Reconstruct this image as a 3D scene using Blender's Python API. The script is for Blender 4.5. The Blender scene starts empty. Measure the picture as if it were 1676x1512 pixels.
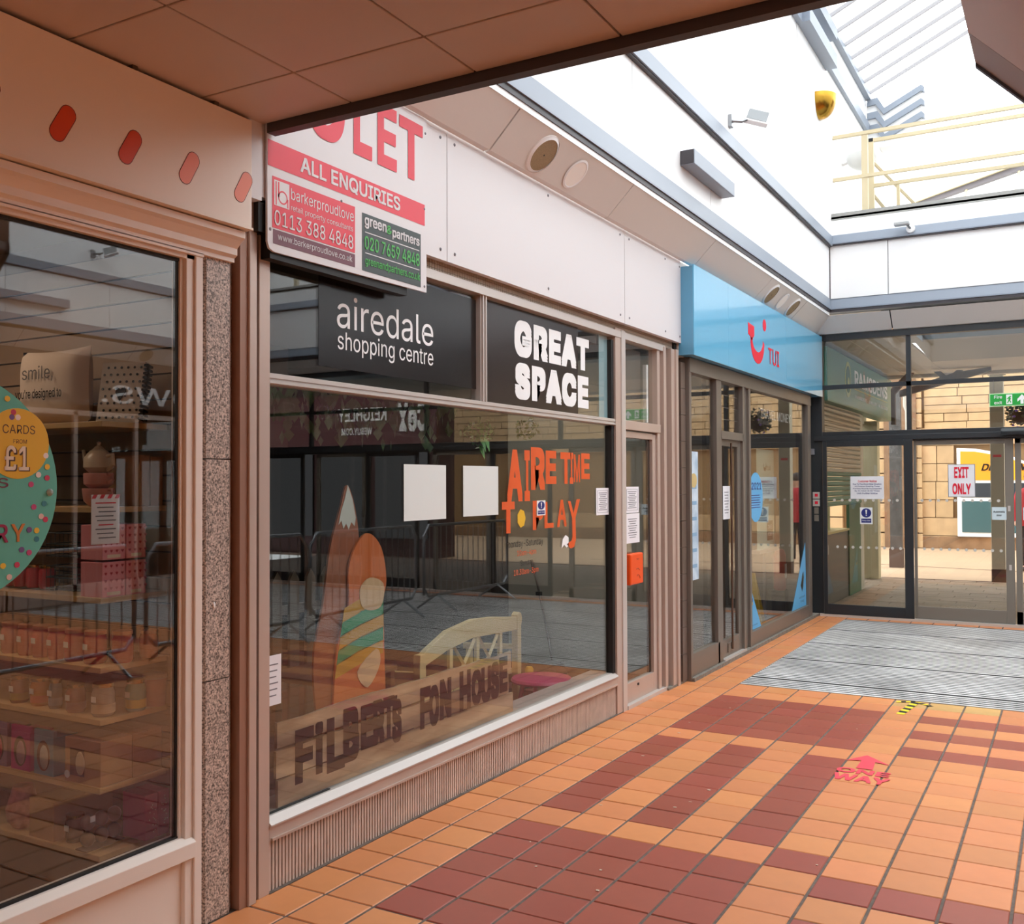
import bpy, bmesh, math, random
from mathutils import Vector, Matrix
random.seed(7)
R_ = random.Random(11)
SC = bpy.context.scene
COL = SC.collection
PI = math.pi

# ------------------------------------------------------------------ camera
cam_d = bpy.data.cameras.new('camera'); cam = bpy.data.objects.new('camera', cam_d); COL.objects.link(cam)
cam_d.sensor_width = 36; cam_d.sensor_fit = 'HORIZONTAL'; cam_d.lens = 1615.33 / 1676 * 36
cam_d.clip_start = 0.05; cam_d.clip_end = 200
rx, ux, bx_ = (0.869228, 0.494396, -0.004025), (0.013742, -0.01602, 0.999777), (0.494221, -0.869089, -0.020719)
cam.matrix_world = Matrix(((rx[0], ux[0], bx_[0], 2.808), (rx[1], ux[1], bx_[1], -7.529), (rx[2], ux[2], bx_[2], 1.610), (0, 0, 0, 1)))
SC.camera = cam

# ------------------------------------------------------------------ sky and exposure
W = bpy.data.worlds.new('overcast_sky'); SC.world = W; W.use_nodes = True
bg = W.node_tree.nodes['Background']; bg.inputs[0].default_value = (0.93, 0.97, 1.0, 1); bg.inputs[1].default_value = 2.3
SC.view_settings.view_transform = 'Standard'; SC.view_settings.look = 'None'
SC.view_settings.gamma = 1; SC.view_settings.exposure = 0.9; SC.view_settings.use_curve_mapping = False
try:
    SC.cycles.max_bounces = 9; SC.cycles.diffuse_bounces = 4; SC.cycles.glossy_bounces = 4
    SC.cycles.transparent_max_bounces = 24; SC.cycles.transmission_bounces = 4
    SC.cycles.sample_clamp_indirect = 6; SC.cycles.caustics_reflective = False; SC.cycles.caustics_refractive = False
except Exception: pass

# ------------------------------------------------------------------ helpers
def lin(c):
    return tuple(((v / 255) / 12.92 if v / 255 <= .04045 else ((v / 255 + .055) / 1.055) ** 2.4) for v in c)
MATS = {}
def mat(name, rgb, rough=.5, metal=0., var=.0, scale=8., bump=0., emit=0., rnd=0., spec=.5, stretch=None, rgb2=None, coat=0.):
    if name in MATS: return MATS[name]
    m = bpy.data.materials.new(name); m.use_nodes = True; MATS[name] = m
    nt = m.node_tree; b = nt.nodes['Principled BSDF']; c = lin(rgb)
    b.inputs['Base Color'].default_value = (*c, 1); b.inputs['Roughness'].default_value = rough
    b.inputs['Metallic'].default_value = metal; b.inputs['Specular IOR Level'].default_value = spec
    if coat: b.inputs['Coat Weight'].default_value = coat; b.inputs['Coat Roughness'].default_value = .08
    src = None
    if var > 0 or bump > 0 or rgb2:
        tc = nt.nodes.new('ShaderNodeTexCoord'); mp = nt.nodes.new('ShaderNodeMapping')
        if stretch: mp.inputs['Scale'].default_value = stretch
        n = nt.nodes.new('ShaderNodeTexNoise'); n.inputs['Scale'].default_value = scale; n.inputs['Detail'].default_value = 5
        nt.links.new(tc.outputs['Object'], mp.inputs[0]); nt.links.new(mp.outputs[0], n.inputs['Vector'])
        if rgb2 or var > 0:
            r = nt.nodes.new('ShaderNodeValToRGB'); r.color_ramp.elements[0].position = .35; r.color_ramp.elements[1].position = .65
            c2 = lin(rgb2) if rgb2 else c
            lo = [max(0, v * (1 - var)) for v in c]; hi = [v * (1 + var * .6) for v in c2]
            r.color_ramp.elements[0].color = (*lo, 1); r.color_ramp.elements[1].color = (*hi, 1)
            nt.links.new(n.outputs['Fac'], r.inputs[0]); src = r.outputs[0]
        if bump > 0:
            bp = nt.nodes.new('ShaderNodeBump'); bp.inputs['Strength'].default_value = bump; bp.inputs['Distance'].default_value = .01
            nt.links.new(n.outputs['Fac'], bp.inputs['Height']); nt.links.new(bp.outputs[0], b.inputs['Normal'])
    if rnd > 0:
        oi = nt.nodes.new('ShaderNodeObjectInfo'); mr = nt.nodes.new('ShaderNodeMapRange')
        mr.inputs['To Min'].default_value = 1 - rnd; mr.inputs['To Max'].default_value = 1 + rnd
        hsv = nt.nodes.new('ShaderNodeHueSaturation'); nt.links.new(oi.outputs['Random'], mr.inputs[0]); nt.links.new(mr.outputs[0], hsv.inputs['Value'])
        mr2 = nt.nodes.new('ShaderNodeMapRange'); mr2.inputs['To Min'].default_value = .5 + rnd * .05; mr2.inputs['To Max'].default_value = .5 - rnd * .05
        ml = nt.nodes.new('ShaderNodeMath'); ml.operation = 'MULTIPLY'; ml.inputs[1].default_value = 7.31
        fr = nt.nodes.new('ShaderNodeMath'); fr.operation = 'FRACT'
        nt.links.new(oi.outputs['Random'], ml.inputs[0]); nt.links.new(ml.outputs[0], fr.inputs[0]); nt.links.new(fr.outputs[0], mr2.inputs[0]); nt.links.new(mr2.outputs[0], hsv.inputs['Hue'])
        if src: nt.links.new(src, hsv.inputs['Color'])
        else: hsv.inputs['Color'].default_value = (*c, 1)
        src = hsv.outputs[0]
    if src: nt.links.new(src, b.inputs['Base Color'])
    if emit: b.inputs['Emission Color'].default_value = (*c, 1); b.inputs['Emission Strength'].default_value = emit
    return m
def glassmat(name, tint, boost=1.0, rough=0.0):
    m = bpy.data.materials.new(name); m.use_nodes = True; MATS[name] = m
    nt = m.node_tree; nt.nodes.remove(nt.nodes['Principled BSDF']); o = nt.nodes['Material Output']
    t = nt.nodes.new('ShaderNodeBsdfTransparent'); t.inputs[0].default_value = (*tint, 1)
    g = nt.nodes.new('ShaderNodeBsdfGlossy'); g.inputs['Roughness'].default_value = rough; g.inputs[0].default_value = (1, 1, 1, 1)
    f = nt.nodes.new('ShaderNodeFresnel'); ge = nt.nodes.new('ShaderNodeNewGeometry')
    mr = nt.nodes.new('ShaderNodeMapRange'); mr.inputs['To Min'].default_value = 1.52; mr.inputs['To Max'].default_value = 1 / 1.52
    nt.links.new(ge.outputs['Backfacing'], mr.inputs[0]); nt.links.new(mr.outputs[0], f.inputs[0])
    mu = nt.nodes.new('ShaderNodeMath'); mu.operation = 'MULTIPLY'; mu.inputs[1].default_value = boost; mu.use_clamp = True
    mx = nt.nodes.new('ShaderNodeMixShader')
    nt.links.new(f.outputs[0], mu.inputs[0]); nt.links.new(mu.outputs[0], mx.inputs[0])
    nt.links.new(t.outputs[0], mx.inputs[1]); nt.links.new(g.outputs[0], mx.inputs[2]); nt.links.new(mx.outputs[0], o.inputs[0])
    return m

ORG = {}
def tag(o, label=None, cat=None, group=None, kind=None):
    if label: o['label'] = label
    if cat: o['category'] = cat
    if group: o['group'] = group
    if kind: o['kind'] = kind
    return o
def thing(name, loc, label=None, cat=None, group=None, kind=None):
    o = bpy.data.objects.new(name, None); COL.objects.link(o); o.location = loc; o.empty_display_size = .1
    ORG[o.name] = Vector(loc)
    return tag(o, label, cat, group, kind)
class MB:
    def __init__(s): s.v = []; s.f = []; s.m = []
    def add(s, vs, fs, mi=0):
        n = len(s.v); s.v += [tuple(v) for v in vs]; s.f += [tuple(i + n for i in f) for f in fs]; s.m += [mi] * len(fs); return s
    def box(s, x0, x1, y0, y1, z0, z1, mi=0):
        x0, x1 = min(x0, x1), max(x0, x1); y0, y1 = min(y0, y1), max(y0, y1); z0, z1 = min(z0, z1), max(z0, z1)
        return s.add([(x0, y0, z0), (x1, y0, z0), (x1, y1, z0), (x0, y1, z0), (x0, y0, z1), (x1, y0, z1), (x1, y1, z1), (x0, y1, z1)],
              [(0, 3, 2, 1), (4, 5, 6, 7), (0, 1, 5, 4), (1, 2, 6, 5), (2, 3, 7, 6), (3, 0, 4, 7)], mi)
    def prism(s, pts, ax, a0, a1, mi=0):
        # pts 2D in the two other axes (order x,y,z without ax)
        n = len(pts); vs = []
        for a in (a0, a1):
            for p in pts:
                q = list(p); q.insert(ax, a); vs.append(q)
        fs = [tuple(range(n))[::-1], tuple(range(n, 2 * n))] + [(i, (i + 1) % n, n + (i + 1) % n, n + i) for i in range(n)]
        return s.add(vs, fs, mi)
    def tube(s, pts, r, k=8, mi=0, caps=True):
        pts = [Vector(p) for p in pts]; rs = r if isinstance(r, (list, tuple)) else [r] * len(pts); vs = []; up = None
        for i, p in enumerate(pts):
            d = (pts[min(i + 1, len(pts) - 1)] - pts[max(i - 1, 0)]).normalized()
            if up is None: up = Vector((0, 0, 1)) if abs(d.z) < .9 else Vector((1, 0, 0))
            a = d.cross(up).normalized(); up = a.cross(d).normalized()
            for j in range(k):
                t = 2 * PI * j / k; vs.append(p + (a * math.cos(t) + up * math.sin(t)) * rs[i])
        fs = [(i * k + j, i * k + (j + 1) % k, (i + 1) * k + (j + 1) % k, (i + 1) * k + j) for i in range(len(pts) - 1) for j in range(k)]
        if caps: fs += [tuple(range(k)), tuple(range((len(pts) - 1) * k, len(pts) * k))[::-1]]
        return s.add(vs, fs, mi)
    def lathe(s, prof, c, ax=2, k=20, mi=0, caps=True):
        vs = []
        for r, h in prof:
            for j in range(k):
                t = 2 * PI * j / k; q = [r * math.cos(t), r * math.sin(t)]; q.insert(ax, h)
                vs.append((c[0] + q[0], c[1] + q[1], c[2] + q[2]))
        n = len(prof); fs = [(i * k + j, i * k + (j + 1) % k, (i + 1) * k + (j + 1) % k, (i + 1) * k + j) for i in range(n - 1) for j in range(k)]
        if caps: fs += [tuple(range(k))[::-1], tuple(range((n - 1) * k, n * k))]
        return s.add(vs, fs, mi)
    def ell(s, c, rx, ry, rz, k=12, n=8, e=1.):
        vs = []
        def sg(v): return math.copysign(abs(v) ** e, v)
        for i in range(n + 1):
            a = PI * i / n
            for j in range(k):
                t = 2 * PI * j / k
                vs.append((c[0] + rx * sg(math.sin(a)) * sg(math.cos(t)), c[1] + ry * sg(math.sin(a)) * sg(math.sin(t)), c[2] + rz * sg(math.cos(a))))
        fs = [(i * k + j, (i + 1) * k + j, (i + 1) * k + (j + 1) % k, i * k + (j + 1) % k) for i in range(n) for j in range(k)]
        return s.add(vs, fs)
    def quad(s, a, b, c, d, mi=0): return s.add([a, b, c, d], [(0, 1, 2, 3)], mi)
    def mesh(s, name, off=(0, 0, 0)):
        me = bpy.data.meshes.new(name); me.from_pydata([(v[0] - off[0], v[1] - off[1], v[2] - off[2]) for v in s.v], [], s.f); me.update(); return me
def out(name, mb, m, parent=None, label=None, kind=None, smooth=False, bevel=0., cat=None, group=None, seg=2):
    """link the shapes of mb (world coordinates) as ONE mesh object"""
    off = ORG[parent.name] if parent is not None else Vector((0, 0, 0))
    me = mb.mesh(name, off)
    for x in (m if isinstance(m, (list, tuple)) else [m]): me.materials.append(x)
    if isinstance(m, (list, tuple)): me.polygons.foreach_set('material_index', mb.m)
    b = bmesh.new(); b.from_mesh(me); bmesh.ops.recalc_face_normals(b, faces=b.faces); b.to_mesh(me); b.free()
    if smooth:
        me.polygons.foreach_set('use_smooth', [True] * len(me.polygons))
        try: me.set_sharp_from_angle(angle=.7)
        except Exception: pass
    o = bpy.data.objects.new(name, me); COL.objects.link(o)
    if parent is not None: o.parent = parent
    ORG[o.name] = off
    if bevel:
        md = o.modifiers.new('bevel', 'BEVEL'); md.width = bevel; md.segments = seg; md.limit_method = 'ANGLE'
    return tag(o, label, cat, group, kind)
def solo(name, mb, m, label, cat, group=None, kind=None, **k):
    return out(name, mb, m, None, label=label, cat=cat, group=group, kind=kind, **k)
def B(*a): return MB().box(*a)
def copy_tree(o, parent=None):
    c = o.copy(); COL.objects.link(c)
    if parent is not None: c.parent = parent
    ORG[c.name] = Vector((0, 0, 0))
    for ch in list(o.children): copy_tree(ch, c)
    return c
FONTC = {}
FNT = None
try:
    import os
    FNT = bpy.data.fonts.load(os.path.join(bpy.utils.system_resource('DATAFILES'), 'fonts', 'Inter.woff2'))
except Exception:
    FNT = None          # Blender's built-in font serves as well
from mathutils.geometry import tessellate_polygon
def _area(p): return .5 * sum(p[i - 1][0] * p[i][1] - p[i][0] * p[i - 1][1] for i in range(len(p)))
def _inside(q, p):
    r = False
    for i in range(len(p)):
        a, b = p[i - 1], p[i]
        if (a[1] > q[1]) != (b[1] > q[1]) and q[0] < (b[0] - a[0]) * (q[1] - a[1]) / (b[1] - a[1]) + a[0]: r = not r
    return r
def _bez(a, b, c, d, n=4):
    o = []
    for k in range(n):
        t = k / n; u = 1 - t; o.append(tuple(u ** 3 * a[i] + 3 * u * u * t * b[i] + 3 * u * t * t * c[i] + t ** 3 * d[i] for i in (0, 1)))
    return o
def glyphs(s, bold=0., spacing=1.):
    """outlines of a text, every contour filled with its own holes, as points in a unit box"""
    k = (s, bold, spacing)
    if k in FONTC: return FONTC[k]
    cu = bpy.data.curves.new('t', 'FONT'); cu.body = s; cu.align_x = 'CENTER'; cu.space_character = spacing; cu.space_line = .95
    if FNT: cu.font = FNT
    o = bpy.data.objects.new('t', cu); COL.objects.link(o)
    c2 = o.to_curve(bpy.context.evaluated_depsgraph_get())
    cont = []
    for sp in c2.splines:
        P_ = []
        if sp.type == 'BEZIER':
            bp = sp.bezier_points
            for i in range(len(bp)):
                a, b = bp[i], bp[(i + 1) % len(bp)]
                st = (Vector(a.handle_right) - Vector(a.co)).cross(Vector(b.co) - Vector(a.co)).length < 1e-5 and (Vector(b.handle_left) - Vector(b.co)).cross(Vector(b.co) - Vector(a.co)).length < 1e-5
                P_ += [tuple(a.co[:2])] if st else _bez(a.co, a.handle_right, b.handle_left, b.co)
        else: P_ = [tuple(p.co[:2]) for p in sp.points]
        if len(P_) > 2: cont.append(P_)
    o.to_curve_clear(); bpy.data.objects.remove(o); bpy.data.curves.remove(cu)
    big = max(cont, key=lambda p: abs(_area(p))); sg = math.copysign(1, _area(big))
    outer = [p for p in cont if _area(p) * sg > 0]; holes = [p for p in cont if _area(p) * sg < 0]
    vs, fs = [], []
    rr = bold * .56 if bold > .004 else 0
    sh = [(0, 0)] + ([(rr * a, rr * b) for a in (-1, 0, 1) for b in (-1, 0, 1) if a or b] if rr else [])
    for ip, p in enumerate(outer):
        hs = [h for h in holes if _inside(h[0], p)]
        hs = [h for h in hs if not any(q is not p and abs(_area(q)) < abs(_area(p)) and _inside(h[0], q) for q in outer)]
        tri = tessellate_polygon([[Vector((x, y, 0)) for x, y in c] for c in [p] + hs])
        pts = [q for c in [p] + hs for q in c]
        for ic, (dx, dy) in enumerate(sh):
            n = len(vs); vs += [(x + dx, y + dy, ic * 4 + ip % 4) for x, y in pts]; fs += [tuple(i + n for i in t) for t in tri]
    x0, x1 = min(v[0] for v in vs), max(v[0] for v in vs); y0, y1 = min(v[1] for v in vs), max(v[1] for v in vs)
    r = ([((v[0] - x0) / (x1 - x0), (v[1] - y0) / (y1 - y0), v[2]) for v in vs], fs); FONTC[k] = r; return r
def P(plane, off, a, b):
    return (off, a, b) if plane == 'X' else ((a, off, b) if plane == 'Y' else (a, b, off))
def letters(s, plane, off, a0, a1, b0, b1, m, parent, bold=.0, name='lettering', label=None, spacing=1., warp=None, mb=None):
    vs, fs = glyphs(s, bold, spacing)
    vv = []
    dr = -1 if (plane == 'Y' or (plane == 'X' and a1 < a0)) else 1
    for u, v, l in vs:
        if warp: u, v = warp(u, v)
        vv.append(P(plane, off + dr * l * 3e-5, a0 + u * (a1 - a0), b0 + v * (b1 - b0)))
    if mb is not None: mb.add(vv, fs); return mb
    return out(name, MB().add(vv, fs), m, parent, label=label or ('"%s" lettering' % s.replace('\n', ' ')))
def rect(plane, off, a0, a1, b0, b1, t=.002):
    """thin sheet with a little thickness in front of / behind off"""
    if plane == 'X': return B(off, off + t, a0, a1, b0, b1)
    if plane == 'Y': return B(a0, a1, off, off + t, b0, b1)
    return B(a0, a1, b0, b1, off, off + t)
def disc(plane, off, a, b, ra, rb, t=.001, k=24, rot=0.):
    pts = []
    for i in range(k):
        x, y = ra * math.cos(2 * PI * i / k), rb * math.sin(2 * PI * i / k)
        pts.append((a + x * math.cos(rot) - y * math.sin(rot), b + x * math.sin(rot) + y * math.cos(rot)))
    return MB().prism(pts, {'X': 0, 'Y': 1, 'Z': 2}[plane], off, off + t)
def capsule(a, b, ra, h, ang, k=8):
    pts = []
    for i in range(k + 1): t = PI * i / k; pts.append((ra * math.cos(t), h + ra * math.sin(t)))
    for i in range(k + 1): t = PI + PI * i / k; pts.append((ra * math.cos(t), -h + ra * math.sin(t)))
    return [(a + x * math.cos(ang) - y * math.sin(ang), b + x * math.sin(ang) + y * math.cos(ang)) for x, y in pts]

# ------------------------------------------------------------------ materials
M_or = mat('orange_quarry_tile', (214, 138, 88), .40, var=.06, scale=5, bump=.05, rnd=.08, spec=.45)
M_rd = mat('red_quarry_tile', (156, 78, 60), .40, var=.06, scale=5, bump=.05, rnd=.06, spec=.45)
M_ye = mat('sand_quarry_tile', (205, 160, 100), .45, var=.14, scale=5, bump=.05, rnd=.06, spec=.35)
M_grout = mat('grey_grout', (104, 92, 84), .9, var=.25, scale=30)
M_white = mat('white_cladding', (238, 238, 238), .38)
M_soff = mat('soffit_enamel', (222, 216, 210), .42)
M_ceil = mat('brown_ceiling_enamel', (200, 184, 176), .45, var=.03, scale=1.5)
M_ceilg = mat('grey_ceiling_enamel', (160, 150, 146), .5)
M_band = mat('grey_band_enamel', (136, 145, 158), .4)
M_bandd = mat('dark_band_reveal', (62, 58, 62), .5)
M_dark = mat('near_black', (22, 20, 20), .6)
M_alu = mat('warm_anodised_aluminium', (196, 176, 164), .34, metal=.25, var=.05, scale=4, stretch=(1, 1, .1))
M_alub = mat('bright_sill_aluminium', (202, 194, 188), .3, metal=.2)
M_rib = mat('ribbed_riser', (206, 186, 174), .5, var=.1, scale=12)
M_panelw = mat('white_sign_board', (216, 211, 212), .4)
M_gran = mat('speckled_granite', (132, 116, 108), .3, scale=150, var=.62, rgb2=(196, 178, 166))
M_cream = mat('cream_painted_timber', (234, 222, 212), .42)
M_fasc = mat('cream_fascia', (240, 226, 212), .42)
M_mosaic = mat('cream_mosaic', (190, 176, 158), .5)
M_frame = mat('dark_anthracite_frame', (38, 42, 46), .4)
M_taupe = mat('taupe_door_frame', (122, 114, 104), .4)
M_tuif = mat('bronze_grey_frame', (122, 114, 106), .35, metal=.3)
M_blue = mat('sky_blue_gloss', (108, 186, 224), .12, coat=.6)
M_red = mat('red_letter', (226, 30, 58), .4)
M_wht = mat('white_print', (240, 240, 240), .5)
M_let = mat('pink_red_print', (222, 62, 78), .5)
M_plum = mat('plum_print', (110, 58, 72), .5)
M_char = mat('charcoal_print', (58, 66, 66), .5)
M_grn = mat('green_print', (78, 176, 84), .5)
M_blk = mat('black_vinyl', (28, 26, 27), .18)
M_steel = mat('galvanised_steel', (150, 152, 155), .35, metal=.8)
M_mat = mat('mat_aluminium', (232, 230, 228), .4, var=.30, scale=1.6)
M_matb = mat('mat_rubber', (44, 42, 42), .85)
M_kraft = mat('kraft_card', (176, 132, 90), .7, var=.06, scale=10)
M_slat = mat('slatwall', (150, 122, 96), .6, var=.05, scale=6)
M_shelf = mat('pale_shelf_wood', (196, 160, 112), .5, var=.1, scale=6, stretch=(.3, 3, 3))
M_gold = mat('gold_lid', (196, 150, 70), .25, metal=.9)
M_brass = mat('polished_brass', (176, 136, 52), .2, metal=.95)
M_teal = mat('teal_vinyl', (96, 178, 160), .5)
M_yell = mat('mustard_vinyl', (226, 178, 40), .5)
M_navy = mat('navy_print', (34, 44, 120), .5)
M_paper = mat('white_paper', (236, 234, 238), .6)
M_grey = mat('grey_print', (120, 118, 124), .6)
M_opr = mat('orange_paint', (222, 92, 34), .5, var=.06)
M_rail = mat('cream_rail_paint', (206, 192, 158), .45)
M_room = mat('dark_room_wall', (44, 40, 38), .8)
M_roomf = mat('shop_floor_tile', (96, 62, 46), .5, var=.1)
M_stone = mat('pale_ashlar', (192, 160, 120), .85, var=.10, scale=4, bump=.5, rnd=.08)
M_stonej = mat('stone_joint', (150, 118, 80), .9)
M_stoned = mat('dark_quoin_stone', (130, 100, 74), .85, var=.15, scale=5, rnd=.1)
M_pave = mat('grey_paving', (150, 130, 108), .7, var=.12, scale=2, rnd=.08)
M_plaza = mat('pale_plaza', (190, 162, 132), .8, var=.06, scale=1)
M_post = mat('grey_green_post', (186, 180, 160), .5)
M_green = mat('shop_green', (72, 120, 98), .4)
M_shut = mat('roller_shutter', (176, 164, 142), .45, metal=.2)
M_leaf = mat('leaf_green', (58, 110, 44), .5, var=.3, scale=20)
M_wood = mat('weathered_board', (150, 120, 92), .6, var=.25, scale=5, stretch=(1, .35, 2.2), rgb2=(196, 172, 142))
M_brown = mat('dark_brown_paint', (40, 15, 8), .6, spec=.2)
M_bench = mat('cream_painted_bench', (226, 204, 148), .45)
M_pink = mat('pink_plastic', (190, 60, 110), .35)
M_picket = mat('dull_fence_timber', (92, 80, 66), .7)
G_win = glassmat('window_glass', (.93, .94, .93), 1.25)
G_shop = glassmat('shop_glass', (.90, .91, .90), 1.2)
G_gift = glassmat('gift_shop_glass', (.88, .89, .88), 1.7)
G_roof = glassmat('roof_glass', (.97, .98, .98), .6)

# ================================================================== FLOOR
floor = thing('floor', (0, 0, 0), kind='structure')
CW, RH = .2351, .225
def is_red(i, j):
    if 2 <= i <= 6:
        if 1 <= j <= 5 or 15 <= j <= 19: return True
        if 7 <= j <= 13 and i % 2 == 0: return True
        return False
    if i >= 8:
        jj = j % 20
        if j in (1, 3, 5, 15, 17, 19): return i < 16
        if i >= 17 and (j % 7 in (1, 2)): return True
    if i == 7 and j == 14: return True
    if j > 21 and 2 <= i <= 6 and (j % 14) in (1, 2, 3, 4, 5, 7, 8, 9): return True
    return False
out('grout_bed', B(-.05, 9.55, -14, 4.75, -.06, -.004), M_grout, floor)
def tile_mb(x0, x1, y0, y1, z=0., h=.012, c=.003):
    m = MB()
    m.add([(x0, y0, z - h), (x1, y0, z - h), (x1, y1, z - h), (x0, y1, z - h), (x0, y0, z - c), (x1, y0, z - c), (x1, y1, z - c), (x0, y1, z - c),
           (x0 + c, y0 + c, z), (x1 - c, y0 + c, z), (x1 - c, y1 - c, z), (x0 + c, y1 - c, z)],
          [(0, 1, 5, 4), (1, 2, 6, 5), (2, 3, 7, 6), (3, 0, 4, 7), (4, 5, 9, 8), (5, 6, 10, 9), (6, 7, 11, 10), (7, 4, 8, 11), (8, 9, 10, 11)])
    return m
gx, gy = .006, .004
def tmesh(w, mt):
    me = tile_mb(gx, w - gx, gy, RH - gy).mesh('tile'); me.materials.append(mt); return me
TM = {}
stuff_t = [MB(), MB()]
def put_tile(i, j, single, ye=False):
    x0 = CW * i; y0 = -RH * (j + 1); w = CW
    if i == 0: x0 = .03; w = CW - .03
    red = is_red(i, j)
    k = ('y' if ye else 'r' if red else 'o', i == 0)
    if single:
        if k not in TM: TM[k] = tmesh(w, {'y': M_ye, 'r': M_rd, 'o': M_or}[k[0]])
        o = bpy.data.objects.new('tile', TM[k]); COL.objects.link(o); o.parent = floor; o.location = (x0, y0, R_.uniform(-.0012, .0008))
    else:
        m = tile_mb(x0 + gx, x0 + w - gx, y0 + gy, y0 + RH - gy, R_.uniform(-.001, .0008)); stuff_t[1 if red else 0].add(m.v, m.f)
for j in range(-21, 62):
    for i in range(0, 38):
        if j <= -2 and i >= 2 and j > -20: continue
        if j == -1 or j >= 0: pass
        single = (0 <= i <= 10 and -1 <= j <= 20) or (i <= 1 and j > -21 and j < 0)
        if j == -20 and 2 <= i <= 9: single = True
        put_tile(i, j, single, ye=(j == -1 and i in (7, 8, 9)))
mm = MB(); mm.add(stuff_t[0].v, stuff_t[0].f, 0); mm.add(stuff_t[1].v, stuff_t[1].f, 1)
out('tile', mm, [M_or, M_rd], floor, kind='stuff')

# entrance mat
em = thing('entrance_mat', (4.5, 2.3, 0), 'ribbed grey aluminium entrance mat sunk into the tiles before the glass doors', 'mat')
out('base', B(.475, 8.7, .232, 4.40, -.012, .0010), M_matb, em)
mb = MB(); y = .24; n = 0
while y < 4.38:
    if n % 15 == 5: y += .03
    mb.box(.478, 8.7, y, y + .033, -.006, .0015 + R_.uniform(-.0001, .0003)); y += .064; n += 1
out('tread_bars', mb, M_mat, em, kind='stuff')
out('rim', MB().box(.470, .4775, .228, 4.405, -.01, .002).box(.47, 8.7, .227, .234, -.01, .002).box(.47, 8.7, 4.40, 4.407, -.01, .002), mat('mat_rim', (150, 140, 130), .6), em)

# ================================================================== CEILING over the camera
ceil = thing('ceiling', (0, 0, 3), kind='structure')
xs = [-.1, .53, 1.065, 1.60, 2.135]
ys = [-4.70, -5.01, -5.55] + [-5.55 - .55 * k for k in range(1, 8)]
g = .004
for i in range(len(xs) - 1):
    for j in range(len(ys) - 1):
        out('ceiling_panel', B(xs[i] + g, xs[i + 1] - g, ys[j + 1] + g, ys[j] - g, 3.0, 3.02), M_ceil, ceil, bevel=.003 if j < 4 else 0)
xs2_ = [2.14, 2.67, 3.21, 3.75, 4.28, 4.82, 5.35, 5.89, 6.42, 6.96, 7.49, 8.03, 8.9]
for i in range(len(xs2_) - 1):
    for j in range(len(ys) - 1):
        if i < 3 and j < 4: out('ceiling_panel', B(xs2_[i] + g, xs2_[i + 1] - g, ys[j + 1] + g, ys[j] - g, 3.0, 3.02), M_ceil, ceil)
out('ceiling_panel', MB().box(3.754, 8.9, -6.09, -4.70, 3.0, 3.02).box(2.14, 8.9, -9.4, -6.094, 3.0, 3.02), M_ceil, ceil)
out('edge_trim', B(.115, 8.9, -4.70, -4.655, 2.965, 3.05), M_bandd, ceil)
out('roof_deck', B(-.2, 8.9, -9.4, -4.68, 3.06, 3.2), M_white, ceil)
# enclosed stair falling to the right from the upper level: only its soffit and far side show
stc = thing('staircase', (4, -4.5, 0), kind='structure')
def slope(x): return 2.965 - (x - 2.55) * 1.035
xa, xb = 2.55, 5.40
def soff(y0, y1, t0=0., t1=.05): return MB().prism([(xa, slope(xa) + t0), (xb, slope(xb) + t0), (xb, slope(xb) + t1), (xa, slope(xa) + t1)], 1, y0, y1)
out('soffit_board', soff(-5.6, -4.275), M_ceil, stc)
out('grey_margin', soff(-4.272, -4.03, .0), M_ceilg, stc)
out('dark_lip', MB().prism([(xa, slope(xa) - .012), (xb, slope(xb) - .012), (xb, slope(xb) + .05), (xa, slope(xa) + .05)], 1, -4.03, -4.005), M_bandd, stc)
out('side_panel', MB().prism([(xa, slope(xa) + .05), (xb, slope(xb) + .05), (xb + 1.0, 0.05), (xb + 1.0, .9), (xa + .9, 4.1), (xa, 4.1)], 1, -4.03, -4.01), mat('stair_side', (120, 92, 80), .5), stc)
out('end_panel', B(xa, xa + .02, -4.68, -4.03, 3.02, 4.1), mat('stair_side', (120, 92, 80), .5), stc)

# ================================================================== WALLS (structure)
# dark room shells behind the shopfronts
def shell(x0, x1, y0, y1, z1, wall, flo, nm, ceilm=None, fronty=None):
    w = thing(nm, (x0, y0, 0), kind='structure')
    out('back_panel', B(x0 - .05, x0, y0, y1, -.05, z1), wall, w)
    out('side_panel', B(x0, x1, y0 - .04, y0, -.05, z1), wall, w)
    out('side_panel', B(x0, x1, y1, y1 + .04, -.05, z1), wall, w)
    out('shop_ceiling', B(x0, x1, y0, y1, z1, z1 + .04), ceilm or wall, w)
    out('shop_floor', B(x0, x1, y0, y1, -.03, -.002), flo, w)
    return w
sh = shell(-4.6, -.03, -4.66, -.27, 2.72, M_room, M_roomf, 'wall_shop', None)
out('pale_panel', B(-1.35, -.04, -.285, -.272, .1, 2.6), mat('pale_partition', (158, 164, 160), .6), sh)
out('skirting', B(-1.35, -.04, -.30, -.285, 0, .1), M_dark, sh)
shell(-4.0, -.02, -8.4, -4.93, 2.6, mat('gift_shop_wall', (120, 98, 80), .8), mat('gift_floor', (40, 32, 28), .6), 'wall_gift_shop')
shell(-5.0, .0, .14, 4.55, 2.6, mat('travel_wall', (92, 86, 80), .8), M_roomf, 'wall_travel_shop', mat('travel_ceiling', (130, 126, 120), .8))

wl = thing('wall_left', (0, 0, 2.7), kind='structure')
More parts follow.
